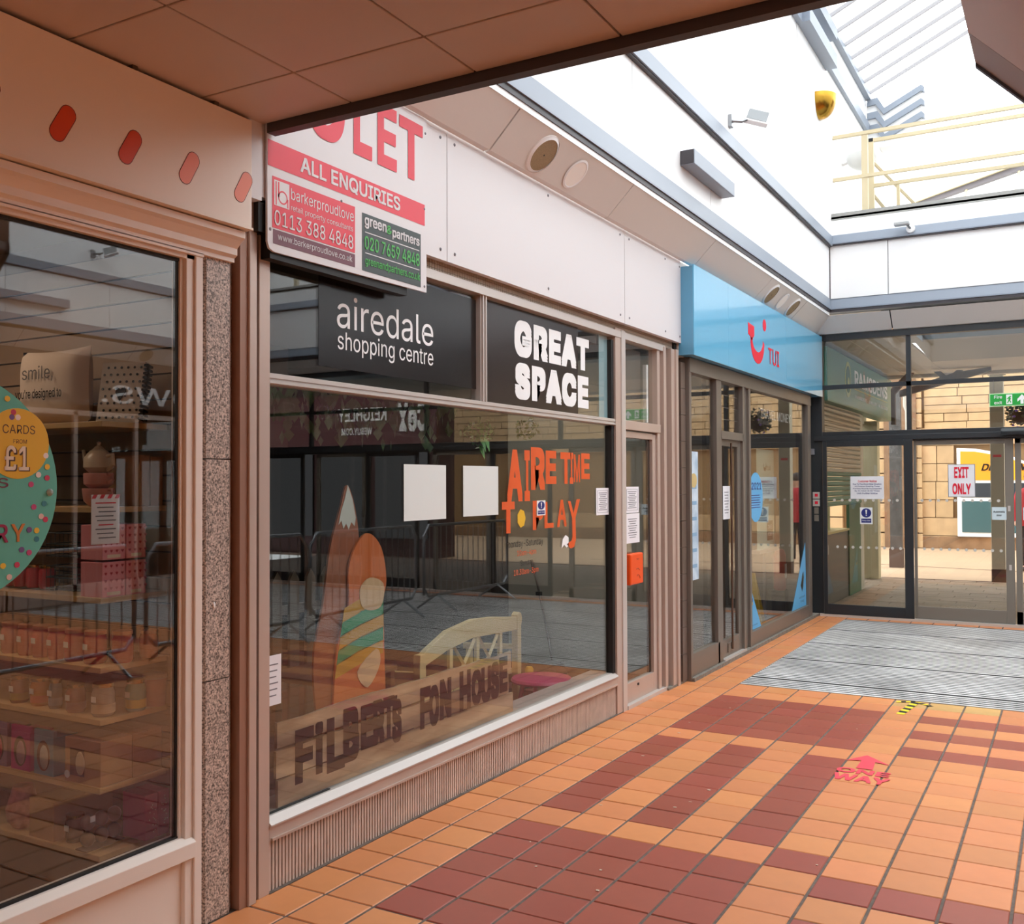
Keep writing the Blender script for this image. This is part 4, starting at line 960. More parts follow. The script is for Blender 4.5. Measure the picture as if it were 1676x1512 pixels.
# broom
brm = thing('long_handled_brush', (-.9, -.6, 0), 'dustpan brush with long dark handle leaning on the pale partition', 'brush')
out('handle', MB().tube([(-1.10, -.33, .97), (-.98, -.34, .50), (-.88, -.38, .12)], .008, 6), mat('grey_handle', (90, 88, 86), .5), brm)
out('grip', MB().tube([(-1.10, -.33, .97), (-1.075, -.332, .86)], .016, 8), mat('dark_grip', (64, 62, 60), .6), brm)
out('clip', B(-1.05, -1.01, -.36, -.32, .68, .71), M_dark, brm)
out('dustpan', MB().prism([(-.55, .02), (-.30, .02), (-.40, .17), (-.50, .17)], 0, -1.05, -.78), mat('dark_pan', (58, 56, 56), .5), brm)
# picket fence deeper inside
pf = thing('picket_fence', (-1.5, -2.5, 0), 'dull timber picket fence across the vacant shop interior', 'fence')
for k in range(17):
    y = -4.5 + k * .155
    out('picket', MB().prism([(y, .1), (y + .085, .1), (y + .085, 1.0), (y + .0425, 1.06), (y, 1.0)], 0, -1.52, -1.50), M_picket, pf)
out('rail', B(-1.55, -1.52, -4.6, -1.9, .3, .36), M_picket, pf)
out('rail', B(-1.55, -1.52, -4.6, -1.9, .78, .84), M_picket, pf)
lb_ = thing('low_table', (-.9, -3.2, 0), 'low brown table top between the cutout and the cream bench', 'table')
out('top', B(-1.2, -.7, -3.35, -2.75, .50, .53), mat('brown_table', (110, 76, 52), .5), lb_)
for x in (-1.17, -.73):
    for y in (-3.32, -2.78): out('leg', B(x - .02, x + .02, y - .02, y + .02, 0, .50), mat('brown_table', (110, 76, 52), .5), lb_)
pb = thing('panelled_counter', (-.6, -4.3, 0), 'dull yellow panelled counter at the left edge inside the vacant shop', 'counter')
for k in range(5): out('board', B(-.62, -.60, -4.58 + k * .09, -4.495 + k * .09, 0, .93), mat('counter_board', (128, 104, 66), .7), pb)
out('top', B(-.95, -.57, -4.6, -4.10, .93, .96), mat('counter_board', (128, 104, 66), .7), pb)
solo('floor_mat_stack', B(-.5, -.15, -4.6, -4.35, 0, .26), mat('purple_mat', (60, 46, 76), .7), 'dark purple block behind the left end of the plank sign', 'block')
# ivy along the transom
iv = MB()
for k in range(260):
    y = R_.uniform(-4.55, -3.0); z = R_.uniform(1.90, 2.03) if R_.random() < .8 else R_.uniform(1.80, 1.92); x = R_.uniform(-.30, -.08); s = R_.uniform(.02, .04); a = R_.uniform(0, 6.28); t = R_.uniform(-.5, .5)
    iv.add([(x, y, z + s), (x + t * s, y - s * .8, z), (x, y, z - s * 1.2), (x - t * s, y + s * .8, z)], [(0, 1, 2, 3)])
solo('ivy_garland', iv, mat('dull_ivy', (52, 84, 40), .5), 'garland of green ivy leaves hung under the transom of the vacant window', 'plant', kind='stuff')
def leafy(name, c, lab, r=.12, n=160, flowers=None, cat='plant', col=None, pot=None, big=0):
    t = thing(name, c, lab, cat)
    m = MB()
    for k in range(n):
        d = Vector((R_.gauss(0, 1), R_.gauss(0, 1), R_.gauss(0, .8))).normalized() * r * R_.uniform(.6, 1.05)
        p = Vector(c) + d; u = Vector((R_.gauss(0, 1), R_.gauss(0, 1), R_.gauss(0, 1))).normalized(); v = u.cross(d).normalized(); s = r * R_.uniform(.12, .24)
        m.add([p + u * s, p + v * s * .6, p - u * s, p - v * s * .6], [(0, 1, 2, 3)])
    out('foliage', m, col or M_leaf, t, kind='stuff')
    if flowers:
        for fc, cnt in flowers:
            m = MB()
            for k in range(cnt):
                d = Vector((R_.gauss(0, 1), R_.gauss(0, 1), R_.gauss(0, .7))).normalized() * r * 1.08; m.ell(Vector(c) + d, r * .1, r * .1, r * .08, 6, 4)
            out('flowers', m, fc, t, kind='stuff')
    if pot: out('basket', MB().lathe([(.01, -r * .9), (r * .55, -r * .6), (r * .8, -.0)], c, k=14), pot, t, smooth=True)
    for k in range(big):
        y = c[1] + R_.uniform(-.5, .5) * r; z = c[2] - r * R_.uniform(.8, 1.3); s = r * .5
        out('large_leaf', MB().add([(c[0] + .02, y, z + s), (c[0] + .04, y - s * .6, z + s * .4), (c[0] + .06, y, z - s), (c[0] + .04, y + s * .6, z + s * .4)], [(0, 1, 2, 3)]), mat('bright_leaf', (84, 160, 60), .4), t)
    return t
leafy('hanging_plant', (-.15, -2.72, 1.90), 'green plant with big heart leaves standing in for a reflected basket in the vacant window', .09, 120, big=3)  # added plant standing in for the reflection of an outside basket
leafy('hanging_plant', (-.20, -2.05, 1.95), 'darker hanging plant under the transom near the right of the vacant window', .08, 100)
for y in (-2.95, -2.45):
    t = thing('wall_lamp', (-4.5, y, 2.2), 'small warm wall lamp deep in the vacant shop, %s one' % ('left' if y < -2.6 else 'right'), 'lamp')
    out('shade', MB().lathe([(.04, 0), (.06, .14)], (-2.6, y + .5, 2.36)), mat('lamp_glow', (255, 190, 120), .5, emit=2.5), t)
    out('arm', B(-2.7, -2.6, y + .49, y + .51, 2.34, 2.36), M_gold, t)
solo('lamp_board', B(-2.72, -2.70, -2.9, -1.5, 1.9, 2.7), mat('brown_board', (58, 44, 38), .6), 'dark brown board carrying the two small wall lamps', 'board')
def shop_fill(x, y, z, sx, sy, e, col, lab):  # glowing panel added to brighten a shop interior
    t = thing('fill_panel', (x, y, z), lab, 'light')
    out('housing', B(x - sx / 2, x + sx / 2, y - sy / 2, y + sy / 2, z + .02, z + .05), M_white, t)
    out('diffuser', B(x - sx / 2 + .01, x + sx / 2 - .01, y - sy / 2 + .01, y + sy / 2 - .01, z, z + .02), mat('fill_glow_%d' % int(e * 10), col, .5, emit=e), t)
shop_fill(-.9, -1.6, 2.64, .4, 1.2, 5, (255, 240, 220), 'added glowing fill panel inside the vacant shop behind the dark window vinyl')  # added fill light for the bench and window contents
shop_fill(-.9, -5.9, 2.5, .4, .9, 4.5, (255, 226, 196), 'added glowing fill panel inside the gift shop above the shelves')  # unseen fill light added to lift the shelves
shop_fill(-1.6, 2.6, 2.5, .5, 1.4, 7, (255, 244, 230), 'added glowing fill panel inside the travel shop')  # added fill glow for the travel shop interior
# ================================================================== SHOPFRONT 3: travel shop
ts = thing('shop_sign', (.1, 2.3, 2.62), 'long glossy sky blue shop sign box with a red smile logo', 'sign')
for a, b in ((0.0, .90), (.903, 2.9), (2.903, 4.62)):
    out('face_panel', B(.19, .20, a, b, 2.62, 3.345), M_blue, ts)
out('box', B(.07, .19, .001, 4.62, 2.625, 3.335), mat('blue_return', (96, 160, 196), .3), ts)
sm = []
n = 20
def arc(c, ry, rz, t0, t1, k=16): return [(c[0] + ry * math.cos(t0 + (t1 - t0) * i / k), c[1] + rz * math.sin(t0 + (t1 - t0) * i / k)) for i in range(k + 1)]
outer = arc((1.81, 2.95), .235, .215, PI, 2 * PI); inner = arc((1.815, 2.97), .185, .125, 2 * PI, PI)
out('logo_smile', MB().prism(outer + inner, 0, .2002, .203), M_red, ts)
out('logo_serif', MB().prism([(1.50, 3.09), (1.70, 3.075), (1.70, 2.985), (1.655, 2.965), (1.64, 2.94), (1.575, 2.94), (1.575, 2.965), (1.50, 2.985)], 0, .2002, .203), M_red, ts)
out('logo_dot', disc('X', .2002, 2.06, 3.135, .058, .058, .003), M_red, ts)
letters('TUI', 'X', .203, 2.19, 2.60, 2.775, 2.935, M_red, ts, bold=.01)
w3 = thing('window_3', (.1, 2.3, 0), kind='structure')
out('frame', MB().box(.04, .115, .115, .165, 0, 2.60).box(.04, .11, .83, .97, 0, 2.60).box(.04, .115, 1.60, 1.66, 0, 2.60).box(.02, .09, 1.66, 1.82, 0, 2.60).box(.04, .115, 1.80, 1.86, 0, 2.60)
    .box(.04, .115, 4.22, 4.36, 0, 2.60).box(.04, .11, .12, .88, .03, .215).box(.04, .11, 1.84, 4.3, .03, .165).box(.02, .12, .12, 4.36, 2.50, 2.62), M_tuif, w3, bevel=.003)
out('kerb', B(.0, .14, .12, 4.6, 0, .03), mat('kerb_cement', (130, 122, 112), .9, var=.3, scale=40), w3)
out('glass_pane', B(.075, .080, .165, .84, .215, 2.5), G_shop, w3)
out('glass_pane', B(.075, .080, 1.86, 4.22, .165, 2.5), G_shop, w3)
out('dark_inner_mullion', MB().box(.0, .04, .76, .85, .2, 2.5).box(.0, .05, 4.10, 4.24, .15, 2.5), M_dark, w3)
d2 = thing('door_2', (.1, 1.28, 0), kind='structure')
out('door_leaf', MB().box(.05, .09, .97, 1.02, .03, 1.99).box(.05, .09, 1.50, 1.60, .03, 1.99).box(.05, .09, 1.02, 1.5, .04, .20).box(.05, .09, 1.0, 1.52, 1.93, 1.99), M_tuif, d2, bevel=.003)
out('transom', B(.04, .115, .96, 1.62, 1.99, 2.06), M_tuif, d2)
out('glass_pane', B(.068, .073, 1.02, 1.50, .20, 1.93), G_shop, d2)
out('glass_pane', B(.068, .073, .97, 1.60, 2.06, 2.5), G_shop, d2)
for k in range(3): out('louvre', B(.05, .07, 1.0, 1.58, 2.17 + k * .11, 2.176 + k * .11), M_tuif, d2)
out('pull_handle', MB().tube([(.11, 1.24, .10), (.11, 1.24, 1.96)], .010, 8), mat('brown_steel', (110, 90, 78), .3, metal=.7), d2)
out('letter_plate', B(.09, .10, 1.15, 1.40, .08, .16), M_tuif, d2)
out('threshold', B(.03, .13, .96, 1.62, .03, .045), M_alub, d2)
# things in / on the travel shop glass
pst = thing('tall_poster', (.06, .3, .9), 'tall pale blue poster in the left travel shop window', 'poster')
out('sheet', B(.0805, .081, .17, .41, .80, 1.86), mat('poster_blue', (176, 202, 224), .5, var=.15, scale=6, rgb2=(206, 220, 232)), pst)
for k in range(6): out('print_band', B(.0812, .0815, .18, .37, .90 + k * .13, .93 + k * .13), mat('poster_print', (130, 168, 200), .5), pst)
out('sun_print', disc('X', .0812, .30, 1.62, .08, .06), mat('poster_sand', (200, 176, 120), .5), pst)
notice(1.10, 1.30, 1.27, 1.57, 'narrow white notice on the travel shop door glass', off=.0745, border=False, lines=8)
ov = thing('oval_sign', (.07, 2.1, 1.3), 'sky blue oval 2021 sign hanging in the travel shop window', 'sign')
out('oval', disc('X', .0805, 2.13, 1.455, .25, .245, .001, 32), mat('sky_print', (90, 172, 222), .4), ov)
letters('2021', 'X', .082, 1.98, 2.32, 1.53, 1.60, M_navy, ov, bold=.02)
for k in range(6): out('text_line', B(.0818, .082, 1.97, 2.29 - (k % 2) * .03, 1.35 + k * .024, 1.358 + k * .024), M_navy, ov)
bnr = thing('roller_banner', (-.2, 3.8, 0), 'pale green roller banner with a smile logo inside the travel shop', 'banner')
out('sheet', B(-.31, -.305, 3.55, 4.28, .83, 1.98), mat('banner_cloth', (196, 214, 196), .6), bnr)
letters('tui', 'X', -.303, 3.95, 4.12, 1.74, 1.80, M_blk, bnr)
out('logo', MB().prism(arc((3.88, 1.80), .06, .07, PI, 2 * PI) + arc((3.88, 1.82), .05, .05, 2 * PI, PI), 0, -.304, -.302), M_blk, bnr)
letters('MISSION\nFOR\nVOICES', 'X', -.303, 3.80, 4.20, 1.35, 1.62, M_char, bnr)
out('travel_block', B(-.304, -.302, 3.95, 4.20, .92, 1.15), M_char, bnr)
letters('TRAVEL\nMONEY', 'X', -.3015, 3.98, 4.17, .97, 1.10, M_wht, bnr)
out('foot', B(-.36, -.26, 3.5, 4.3, .79, .83), M_alu, bnr)
out('stand', MB().box(-.34, -.31, 3.88, 3.92, 0, .8).box(-.45, -.2, 3.6, 4.2, 0, .02), M_steel, bnr)
ys_ = thing('wet_floor_sign', (-.3, 3.2, 0), 'yellow folding floor sign inside the travel shop', 'sign')
out('board', MB().prism([(-.42, .0), (-.12, .0), (-.20, .62), (-.34, .62)], 1, 3.05, 3.07), mat('yellow_plastic', (216, 176, 30), .4), ys_)
out('board', MB().add([(-.42, 3.25, 0), (-.12, 3.25, 0), (-.20, 3.075, .62), (-.34, 3.075, .62)], [(0, 1, 2, 3)]), mat('yellow_plastic', (216, 176, 30), .4), ys_)
for a, b, c_, lb, nm in (((1.86, .66), (2.28, .17), (1.86, .17), 'sky blue wedge sticker at the left corner of the travel shop window', 'l'), ((4.17, .90), (4.19, .17), (3.52, .17), 'blue wedge sticker with a black mark, right corner of the travel shop window', 'r')):
    t = thing('wedge_sticker', (.081, a[0], .17), lb, 'sticker')
    out('wedge', MB().prism([a, b, c_], 0, .0805, .0815), mat('sky_print', (90, 172, 222), .4), t)
    if nm == 'l':
        out('flag', B(.0816, .0819, 1.87, 1.99, .44, .475), M_navy, t); out('flag', B(.0816, .0819, 1.87, 1.99, .41, .44), M_yell, t)
        letters('X', 'X', .0818, 1.89, 1.94, .30, .36, M_blk, t, bold=.04)
        letters('travel money', 'X', .0818, 1.88, 2.16, .20, .22, M_navy, t)
    else:
        out('black_mark', MB().prism([(3.93, .42), (3.98, .48), (4.02, .55), (4.06, .57), (4.08, .50), (4.05, .40), (4.0, .34)], 0, .0816, .082), M_blk, t)
        letters('airport\nbag', 'X', .0818, 3.86, 4.14, .22, .30, M_navy, t)
fe = thing('fire_extinguisher', (-.3, 5., 0), 'red fire extinguisher inside the travel shop near the end wall', 'extinguisher')
out('cylinder', MB().lathe([(.06, .30), (.075, .32), (.075, .72), (.05, .79), (.02, .80)], (-.28, 4.42, 0), k=18), mat('extinguisher_red', (190, 26, 28), .3), fe, smooth=True)
out('label', B(-.21, -.203, 4.38, 4.44, .45, .62), M_paper, fe)
out('valve', MB().tube([(-.28, 4.42, .80), (-.28, 4.42, .85), (-.23, 4.38, .86)], .012, 6), M_dark, fe)
out('stand', B(-.36, -.20, 4.34, 4.50, 0, .30), M_dark, fe)
vs_ = thing('ceiling_lettering', (.06, 2.9, 2.4), 'white TRAVEL MONEY words on a dark strip inside the travel shop window', 'sign')
out('strip', B(.03, .035, 2.40, 2.95, 2.20, 2.45), mat('dark_strip', (70, 68, 70), .4), vs_)
letters('TRAVEL MONEY', 'X', .04, 2.48, 3.7, 2.26, 2.36, M_wht, vs_, bold=.01)
M_cnt = mat('travel_counter', (150, 150, 150), .5)
ct = thing('sales_counter', (-2.5, 2.5, 0), 'grey sales counter deep inside the travel shop', 'counter')
out('body', B(-2.8, -2.3, 1.2, 3.6, 0, .95), M_cnt, ct); out('top', B(-2.85, -2.25, 1.15, 3.65, .95, .99), M_wht, ct)

# ================================================================== END WALL with sliding doors
w5 = thing('window_5', (4.6, 4.7, 2.1), kind='structure')
FX = [.14, 1.135, 3.35, 5.6, 7.85, 8.9]
out('frame', MB().box(.03, .19, 4.62, 4.76, 0, 3.37), M_frame, w5, bevel=.003)
out('head_rail', B(.1, 9, 4.66, 4.76, 3.30, 3.38), M_frame, w5)
out('mid_rail', B(.1, 9, 4.68, 4.74, 2.715, 2.765), M_frame, w5)
out('header', MB().box(.1, 9, 4.64, 4.80, 2.075, 2.20).box(.1, 9, 4.60, 4.66, 2.09, 2.15), M_frame, w5, bevel=.004)
for x in FX[1:]: out('mullion', B(x, x + .05, 4.68, 4.75, 2.2, 3.3), M_frame, w5)
for k in range(5):
    a, b = (FX[k] + .05, FX[k + 1]) if k else (.19, 1.135)
    out('glass_pane', B(a, b, 4.70, 4.705, 2.765, 3.3), G_win, w5); out('glass_pane', B(a, b, 4.70, 4.705, 2.2, 2.715), G_win, w5)
d3 = thing('door_3', (.7, 4.6, 0), kind='structure')
out('frame', MB().box(.20, .245, 4.585, 4.625, .03, 2.09).box(1.11, 1.205, 4.585, 4.625, .03, 2.09).box(.245, 1.11, 4.585, 4.625, .03, .15).box(.245, 1.11, 4.585, 4.625, 2.02, 2.09), M_frame, d3, bevel=.003)
out('glass_pane', B(.245, 1.11, 4.602, 4.607, .15, 2.02), G_win, d3)
mb = MB(); mb2 = MB()
def dots(x0, x1, y, z, nm, par):
    k = 0; x = x0
    while x < x1: 
        out('manifestation_dot', disc('Y', y, x, z, .017, .017, .0008, 12), mat('frosted_dot', (206, 200, 190), .6), par); x += .088
dots(.33, 1.08, 4.600, 1.385, '', d3); dots(.36, 1.08, 4.600, .83, '', d3)
d4 = thing('door_4', (1.7, 4.7, 0), kind='structure')
out('frame', MB().box(1.205, 1.235, 4.66, 4.70, .03, 2.075).box(2.15, 2.235, 4.66, 4.70, .03, 2.075).box(1.235, 2.15, 4.66, 4.70, .03, .17).box(1.235, 2.15, 4.66, 4.70, 2.02, 2.075), M_taupe, d4, bevel=.003)
out('glass_pane', B(1.235, 2.15, 4.678, 4.683, .17, 2.02), G_win, d4)
out('lock', MB().box(2.175, 2.20, 4.655, 4.662, 1.27, 1.33).box(2.18, 2.205, 4.655, 4.662, .62, .68), M_alub, d4)
dots(1.29, 2.13, 4.676, 1.385, '', d4); dots(1.31, 2.13, 4.676, .83, '', d4)
xs2 = 2.25; nd = 5
while xs2 < 8.6:
    d = thing('door_%d' % nd, (xs2 + .5, 4.7, 0), kind='structure'); nd += 1
    a, b = xs2, xs2 + .98
    out('frame', MB().box(a, a + .06, 4.66, 4.70, .03, 2.075).box(b - .07, b, 4.66, 4.70, .03, 2.075).box(a, b, 4.66, 4.70, .03, .17).box(a, b, 4.66, 4.70, 2.02, 2.075), M_taupe if nd % 2 == 0 else M_frame, d, bevel=.003)
    out('glass_pane', B(a + .06, b - .07, 4.678, 4.683, .17, 2.02), G_win, d)
    xs2 += 1.0 if nd % 2 else 1.25
out('track', B(.15, 9, 4.58, 4.72, .0, .028), M_alub, d3)
out('sensor', MB().prism([(4.50, 2.15), (4.60, 2.19), (4.60, 2.11), (4.52, 2.11)], 0, 2.12, 2.50), M_frame, w5, bevel=.01)
# stickers and notices on the doors
cn = thing('customer_notice', (.7, 4.595, 1.4), 'white landscape customer notice with red heading on the dark sliding door', 'notice')
out('paper', B(.515, .89, 4.5965, 4.5985, 1.40, 1.665), M_paper, cn)
letters('Customer Notice', 'Y', 4.595, .60, .81, 1.595, 1.622, M_let, cn, bold=.02)
for k, s in enumerate(('Due To The World Wide Situation', 'All Children Entering These', 'Premises Must Be Accompanied', 'By An Adult At All Times', 'Until Further Notice')):
    w = .16 - .02 * (k in (1, 3)) - .045 * (k == 4); letters(s, 'Y', 4.595, .703 - w, .703 + w, 1.565 - k * .027, 1.583 - k * .027, M_navy, cn, bold=.02)
keep_sticker('Y', 4.597, .62, .76, 1.105, 1.30, 'blue and white keep clear sticker on the dark sliding door', -1)
ex = thing('exit_sign', (1.7, 4.655, 1.43), 'white sign with red words EXIT ONLY on the grey sliding door', 'sign')
out('plate', B(1.575, 1.845, 4.665, 4.672, 1.43, 1.79), M_paper, ex)
out('edge', MB().box(1.568, 1.852, 4.667, 4.673, 1.424, 1.432).box(1.568, 1.852, 4.667, 4.673, 1.788, 1.796).box(1.568, 1.577, 4.667, 4.673, 1.43, 1.79).box(1.843, 1.852, 4.667, 4.673, 1.43, 1.79), M_grey, ex)
letters('EXIT', 'Y', 4.663, 1.635, 1.785, 1.64, 1.765, M_red, ex, bold=.05)
letters('ONLY', 'Y', 4.663, 1.615, 1.805, 1.455, 1.58, M_red, ex, bold=.05)
ad = thing('door_sticker', (2.08, 4.65, 1.2), 'pale sticker reading Automatic door on the edge of the grey sliding door', 'sticker')
out('plate', B(2.015, 2.16, 4.652, 4.655, 1.175, 1.315), mat('pale_blue_paper', (206, 220, 226), .5), ad)
letters('Automatic\ndoor', 'Y', 4.650, 2.03, 2.145, 1.215, 1.275, M_blk, ad, bold=.02)
ad2 = thing('door_sticker', (2.35, 4.65, 1.2), 'pale sticker reading Automatic door at the right edge of the picture', 'sticker')
out('plate', B(2.325, 2.47, 4.652, 4.655, 1.175, 1.315), mat('pale_blue_paper', (206, 220, 226), .5), ad2)
letters('Automatic\ndoor', 'Y', 4.650, 2.34, 2.455, 1.215, 1.275, M_blk, ad2, bold=.02)
fx = thing('fire_exit_sign', (2.2, 4.6, 2.44), 'green hanging Fire exit sign with running figure and arrow', 'sign')
out('plate', B(2.005, 2.50, 4.63, 4.636, 2.43, 2.575), mat('sign_rim', (190, 226, 176), .5), fx)
out('green_face', B(2.015, 2.49, 4.6285, 4.630, 2.44, 2.565), mat('exit_green', (26, 160, 60), .4), fx)
letters('Fire\nexit', 'Y', 4.627, 2.055, 2.135, 2.453, 2.553, M_wht, fx, bold=.02)
out('door_shape', B(2.175, 2.235, 4.6275, 4.6283, 2.45, 2.557), M_wht, fx)
out('running_figure', MB().prism([(2.205, 2.535), (2.215, 2.545), (2.225, 2.535), (2.215, 2.525), (2.222, 2.51), (2.213, 2.495), (2.225, 2.475), (2.218, 2.462), (2.205, 2.488), (2.192, 2.462), (2.183, 2.468), (2.198, 2.498), (2.195, 2.515), (2.185, 2.505), (2.18, 2.51), (2.198, 2.53)], 1, 4.6265, 4.6272), mat('exit_green', (26, 160, 60), .4), fx)
out('arrow', MB().prism([(2.33, 2.555), (2.375, 2.505), (2.375, 2.475), (2.345, 2.50), (2.345, 2.45), (2.315, 2.45), (2.315, 2.50), (2.285, 2.475), (2.285, 2.505)], 1, 4.6265, 4.6272), M_wht, fx)
out('hanger', MB().tube([(2.05, 4.633, 2.575), (2.05, 4.633, 2.72)], .002, 4).tube([(2.45, 4.633, 2.575), (2.45, 4.633, 2.72)], .002, 4), M_steel, fx)
cp = thing('door_control', (.12, 4.6, 1.1), 'pair of small red and white buttons over grey key switches on the dark jamb', 'control')
for z in (1.40, 1.31): 
    out('button_plate', B(.075, .155, 4.605, 4.62, z, z + .08), M_alub, cp); out('red_button', B(.10, .135, 4.60, 4.605, z + .025, z + .06), M_red, cp)
for z in (1.22, 1.13): out('key_switch', B(.09, .14, 4.608, 4.62, z, z + .075), M_taupe, cp)
solo('sensor_box', B(.055, .10, 4.55, 4.62, 1.93, 2.0), M_grey, 'small grey sensor box high on the dark jamb beside the blue sign', 'sensor')

# ================================================================== OUTSIDE beyond the doors
gd = thing('ground_outside', (3, 10, 0), kind='structure')
out('paving_bed', B(-3, 12, 4.76, 9.95, -.06, -.012), M_grout, gd)
for i in range(22):
    off = (i * .37) % .6
    y0 = 4.78 + i * .235
    if y0 > 9.8: break
    for k in range(16):
        x0 = -1.6 + k * .62 + off
        if -1 < x0 < 3.4: out('paving_slab', B(x0, x0 + .612, y0, y0 + .229, -.05, -.005 + R_.uniform(-.002, .002)), M_pave, gd)
out('plaza', B(-8, 30, 9.95, 19, -.06, -.004), M_plaza, gd)
out('kerb_line', B(-8, 22, 9.9, 9.97, -.05, .0), mat('dark_kerb', (110, 88, 76), .8), gd)
out('drain_line', MB().prism([(-.5, 12.6), (6, 11.2), (6, 11.26), (-.5, 12.66)], 2, -.004, -.001), mat('dark_kerb', (110, 88, 76), .8), gd)
# stone building
sb = thing('stone_building', (2, 18, 0), 'honey coloured stone building across the plaza beyond the doors', 'building')
out('core', B(-6, 20, 18.12, 18.6, 0, 8), M_stonej, sb)
R3 = random.Random(5)
far = MB(); z = 2.62; row = 0
def stones(x0, x1, z, h, wlo, whi, near0, near1):
    x = x0
    while x < x1:
        w = R3.uniform(wlo, whi); w = min(w, x1 - x)
        d = R3.uniform(0, .035)
        if w > .05:
            if near0 < x < near1 and z < 5.0: out('stone_block', B(x + .008, x + w - .008, 18.03 - d, 18.13, z + .008, z + h - .008), M_stone, sb)
            else: far.box(x + .008, x + w - .008, 18.03 - d, 18.13, z + .008, z + h - .008)
        x += w
while z < 7.8: stones(-.30, 18, z, .20, .35, .95, -.35, 2.0); z += .20
z = .3
while z < 2.5:
    if z > .35 and z < 2.2: stones(-.45, .36, z, .43, .38, .44, -.5, .4)
    else: stones(-.45, 12, z, .43 if z > .35 else .43, .8, 1.2, -.5, 2.2)
    z += .43
stones(-.45, 18, .0, .30, .8, 1.2, 9, 9)
z = 0
while z < 7.5: 
    for a in (-5.0, -4.0, -3.0, -2.0, -1.2): far.box(a, a + (.8 if a < -1.5 else .85), 17.9, 18.15, z + .01, z + .34)
    z += .36
out('stone_block', far, M_stone, sb, kind='stuff')
out('corner_pier', B(-1.2, -.46, 17.85, 18.15, 0, 7), M_stoned, sb)
out('plinth', B(-.45, 18, 17.98, 18.05, 0, .28), mat('stained_plinth', (150, 116, 84), .9, var=.3, scale=3), sb)
arcp = [(.42 + 2.3 * i / 10, 2.30 + .25 * math.sin(PI * (i / 10 * .5 + .5)) - .0) for i in range(11)]
arcp = [(.42, 2.38), (.8, 2.36), (1.2, 2.28), (1.6, 2.16), (2.0, 1.98), (2.4, 1.75), (2.4, .30), (.42, .30)]
out('window_frame', MB().prism(arcp, 1, 17.90, 17.99), M_wht, sb)
out('orange_fascia', MB().prism([(.50, 2.30), (.8, 2.29), (1.2, 2.21), (1.6, 2.09), (2.0, 1.91), (2.33, 1.70), (2.33, 1.62), (.50, 1.62)], 1, 17.88, 17.91), mat('amber_sign', (240, 160, 24), .5), sb)
letters('DEN', 'Y', 17.87, .94, 1.36, 1.84, 2.0, M_blk, sb, bold=.04, warp=lambda u, v: (u + .12 * v, v))
letters('W', 'Y', 17.87, 1.66, 1.86, 1.84, 2.0, M_blk, sb, bold=.04, warp=lambda u, v: (u + .12 * v, v))
M_wing = mat('dark_window', (58, 66, 74), .15, coat=.5)
out('window_light', B(.50, 1.55, 17.88, 17.91, 1.22, 1.55), M_wing, sb); out('window_light', B(1.6, 2.33, 17.88, 17.91, 1.22, 1.55), M_wing, sb)
out('window_light', B(.52, 1.55, 17.88, 17.91, .40, 1.13), mat('teal_window', (70, 104, 108), .15, coat=.5), sb); out('window_light', B(1.6, 2.33, 17.88, 17.91, .40, 1.13), mat('teal_window', (70, 104, 108), .15, coat=.5), sb)
# second building with the red sign (seen only in the shop glass)
rs = thing('red_shop_front', (14, 10, 0), 'dark red fronted shop outside to the right, seen as a reflection in the vacant window', 'building')
out('wall', B(8.95, 26, 10.0, 10.6, 0, 7), mat('red_shop_wall', (60, 26, 24), .7), rs)
out('sign_band', B(8.95, 26, 9.9, 10.0, 2.45, 3.6), mat('dark_red_band', (84, 22, 22), .6), rs)
letters('CeX', 'Y', 9.88, 9.15, 9.95, 2.72, 3.35, mat('dull_white_print', (226, 216, 212), .5), rs, bold=.05)
letters('KEIGHLEY', 'Y', 9.88, 10.25, 11.6, 2.98, 3.28, mat('dull_white_print', (226, 216, 212), .5), rs, bold=.03)
letters('WEBUY.COM', 'Y', 9.88, 10.65, 11.5, 2.68, 2.84, mat('dull_white_print', (226, 216, 212), .5), rs, bold=.03)
for k in range(8): out('shop_window', B(9.2 + k * 1.6, 10.6 + k * 1.6, 9.93, 10.0, .4, 2.3), mat('dim_shop_window', (36, 34, 36), .2), rs)
# canopy outside
ca_ = thing('canopy', (3, 7, 3.3), 'white panelled canopy over the pavement outside the doors', 'canopy')
cy = [4.80, 6.0, 7.2, 8.4, 9.6]
for k in range(4):
    for a, b in ((-.4, .45), (.454, 1.05)): out('panel', B(a, b, cy[k] + .004, cy[k + 1] - .004, 3.33, 3.36), mat('canopy_white', (200, 190, 176), .5), ca_)
out('grey_slope', MB().add([(1.05, 5.75, 3.42), (9, 5.75, 3.42), (9, 7.85, 3.33), (1.05, 7.85, 3.33)], [(0, 1, 2, 3)]), mat('canopy_grey', (150, 150, 144), .5), ca_)
out('panel', B(1.054, 9, 7.85, 9.6, 3.33, 3.36), mat('canopy_white', (200, 190, 176), .5), ca_)
out('skylight_frame', MB().box(1.05, 9, 5.62, 5.76, 3.36, 3.44).box(1.05, 1.2, 4.8, 5.7, 3.34, 3.46).box(1.2, 9, 4.78, 4.86, 3.4, 3.46), mat('skylight_grey', (128, 140, 148), .4), ca_)
out('skylight_pane', B(1.2, 9, 4.86, 5.62, 3.46, 3.465), G_roof, ca_)
out('edge_beam', B(-.4, 9, 9.58, 9.72, 3.28, 3.5), mat('canopy_white', (200, 190, 176), .5), ca_)
for k in (2.5, 4.5): out('seam', B(k, k + .012, 5.76, 9.6, 3.32, 3.335), M_bandd, ca_)
def beam(p, q, w, h): 
    return MB().tube([p, q], w, 4)
tr = thing('timber_bracket', (.5, 9, 2.9), 'dark timber bracket and beam under the far edge of the canopy', 'bracket')
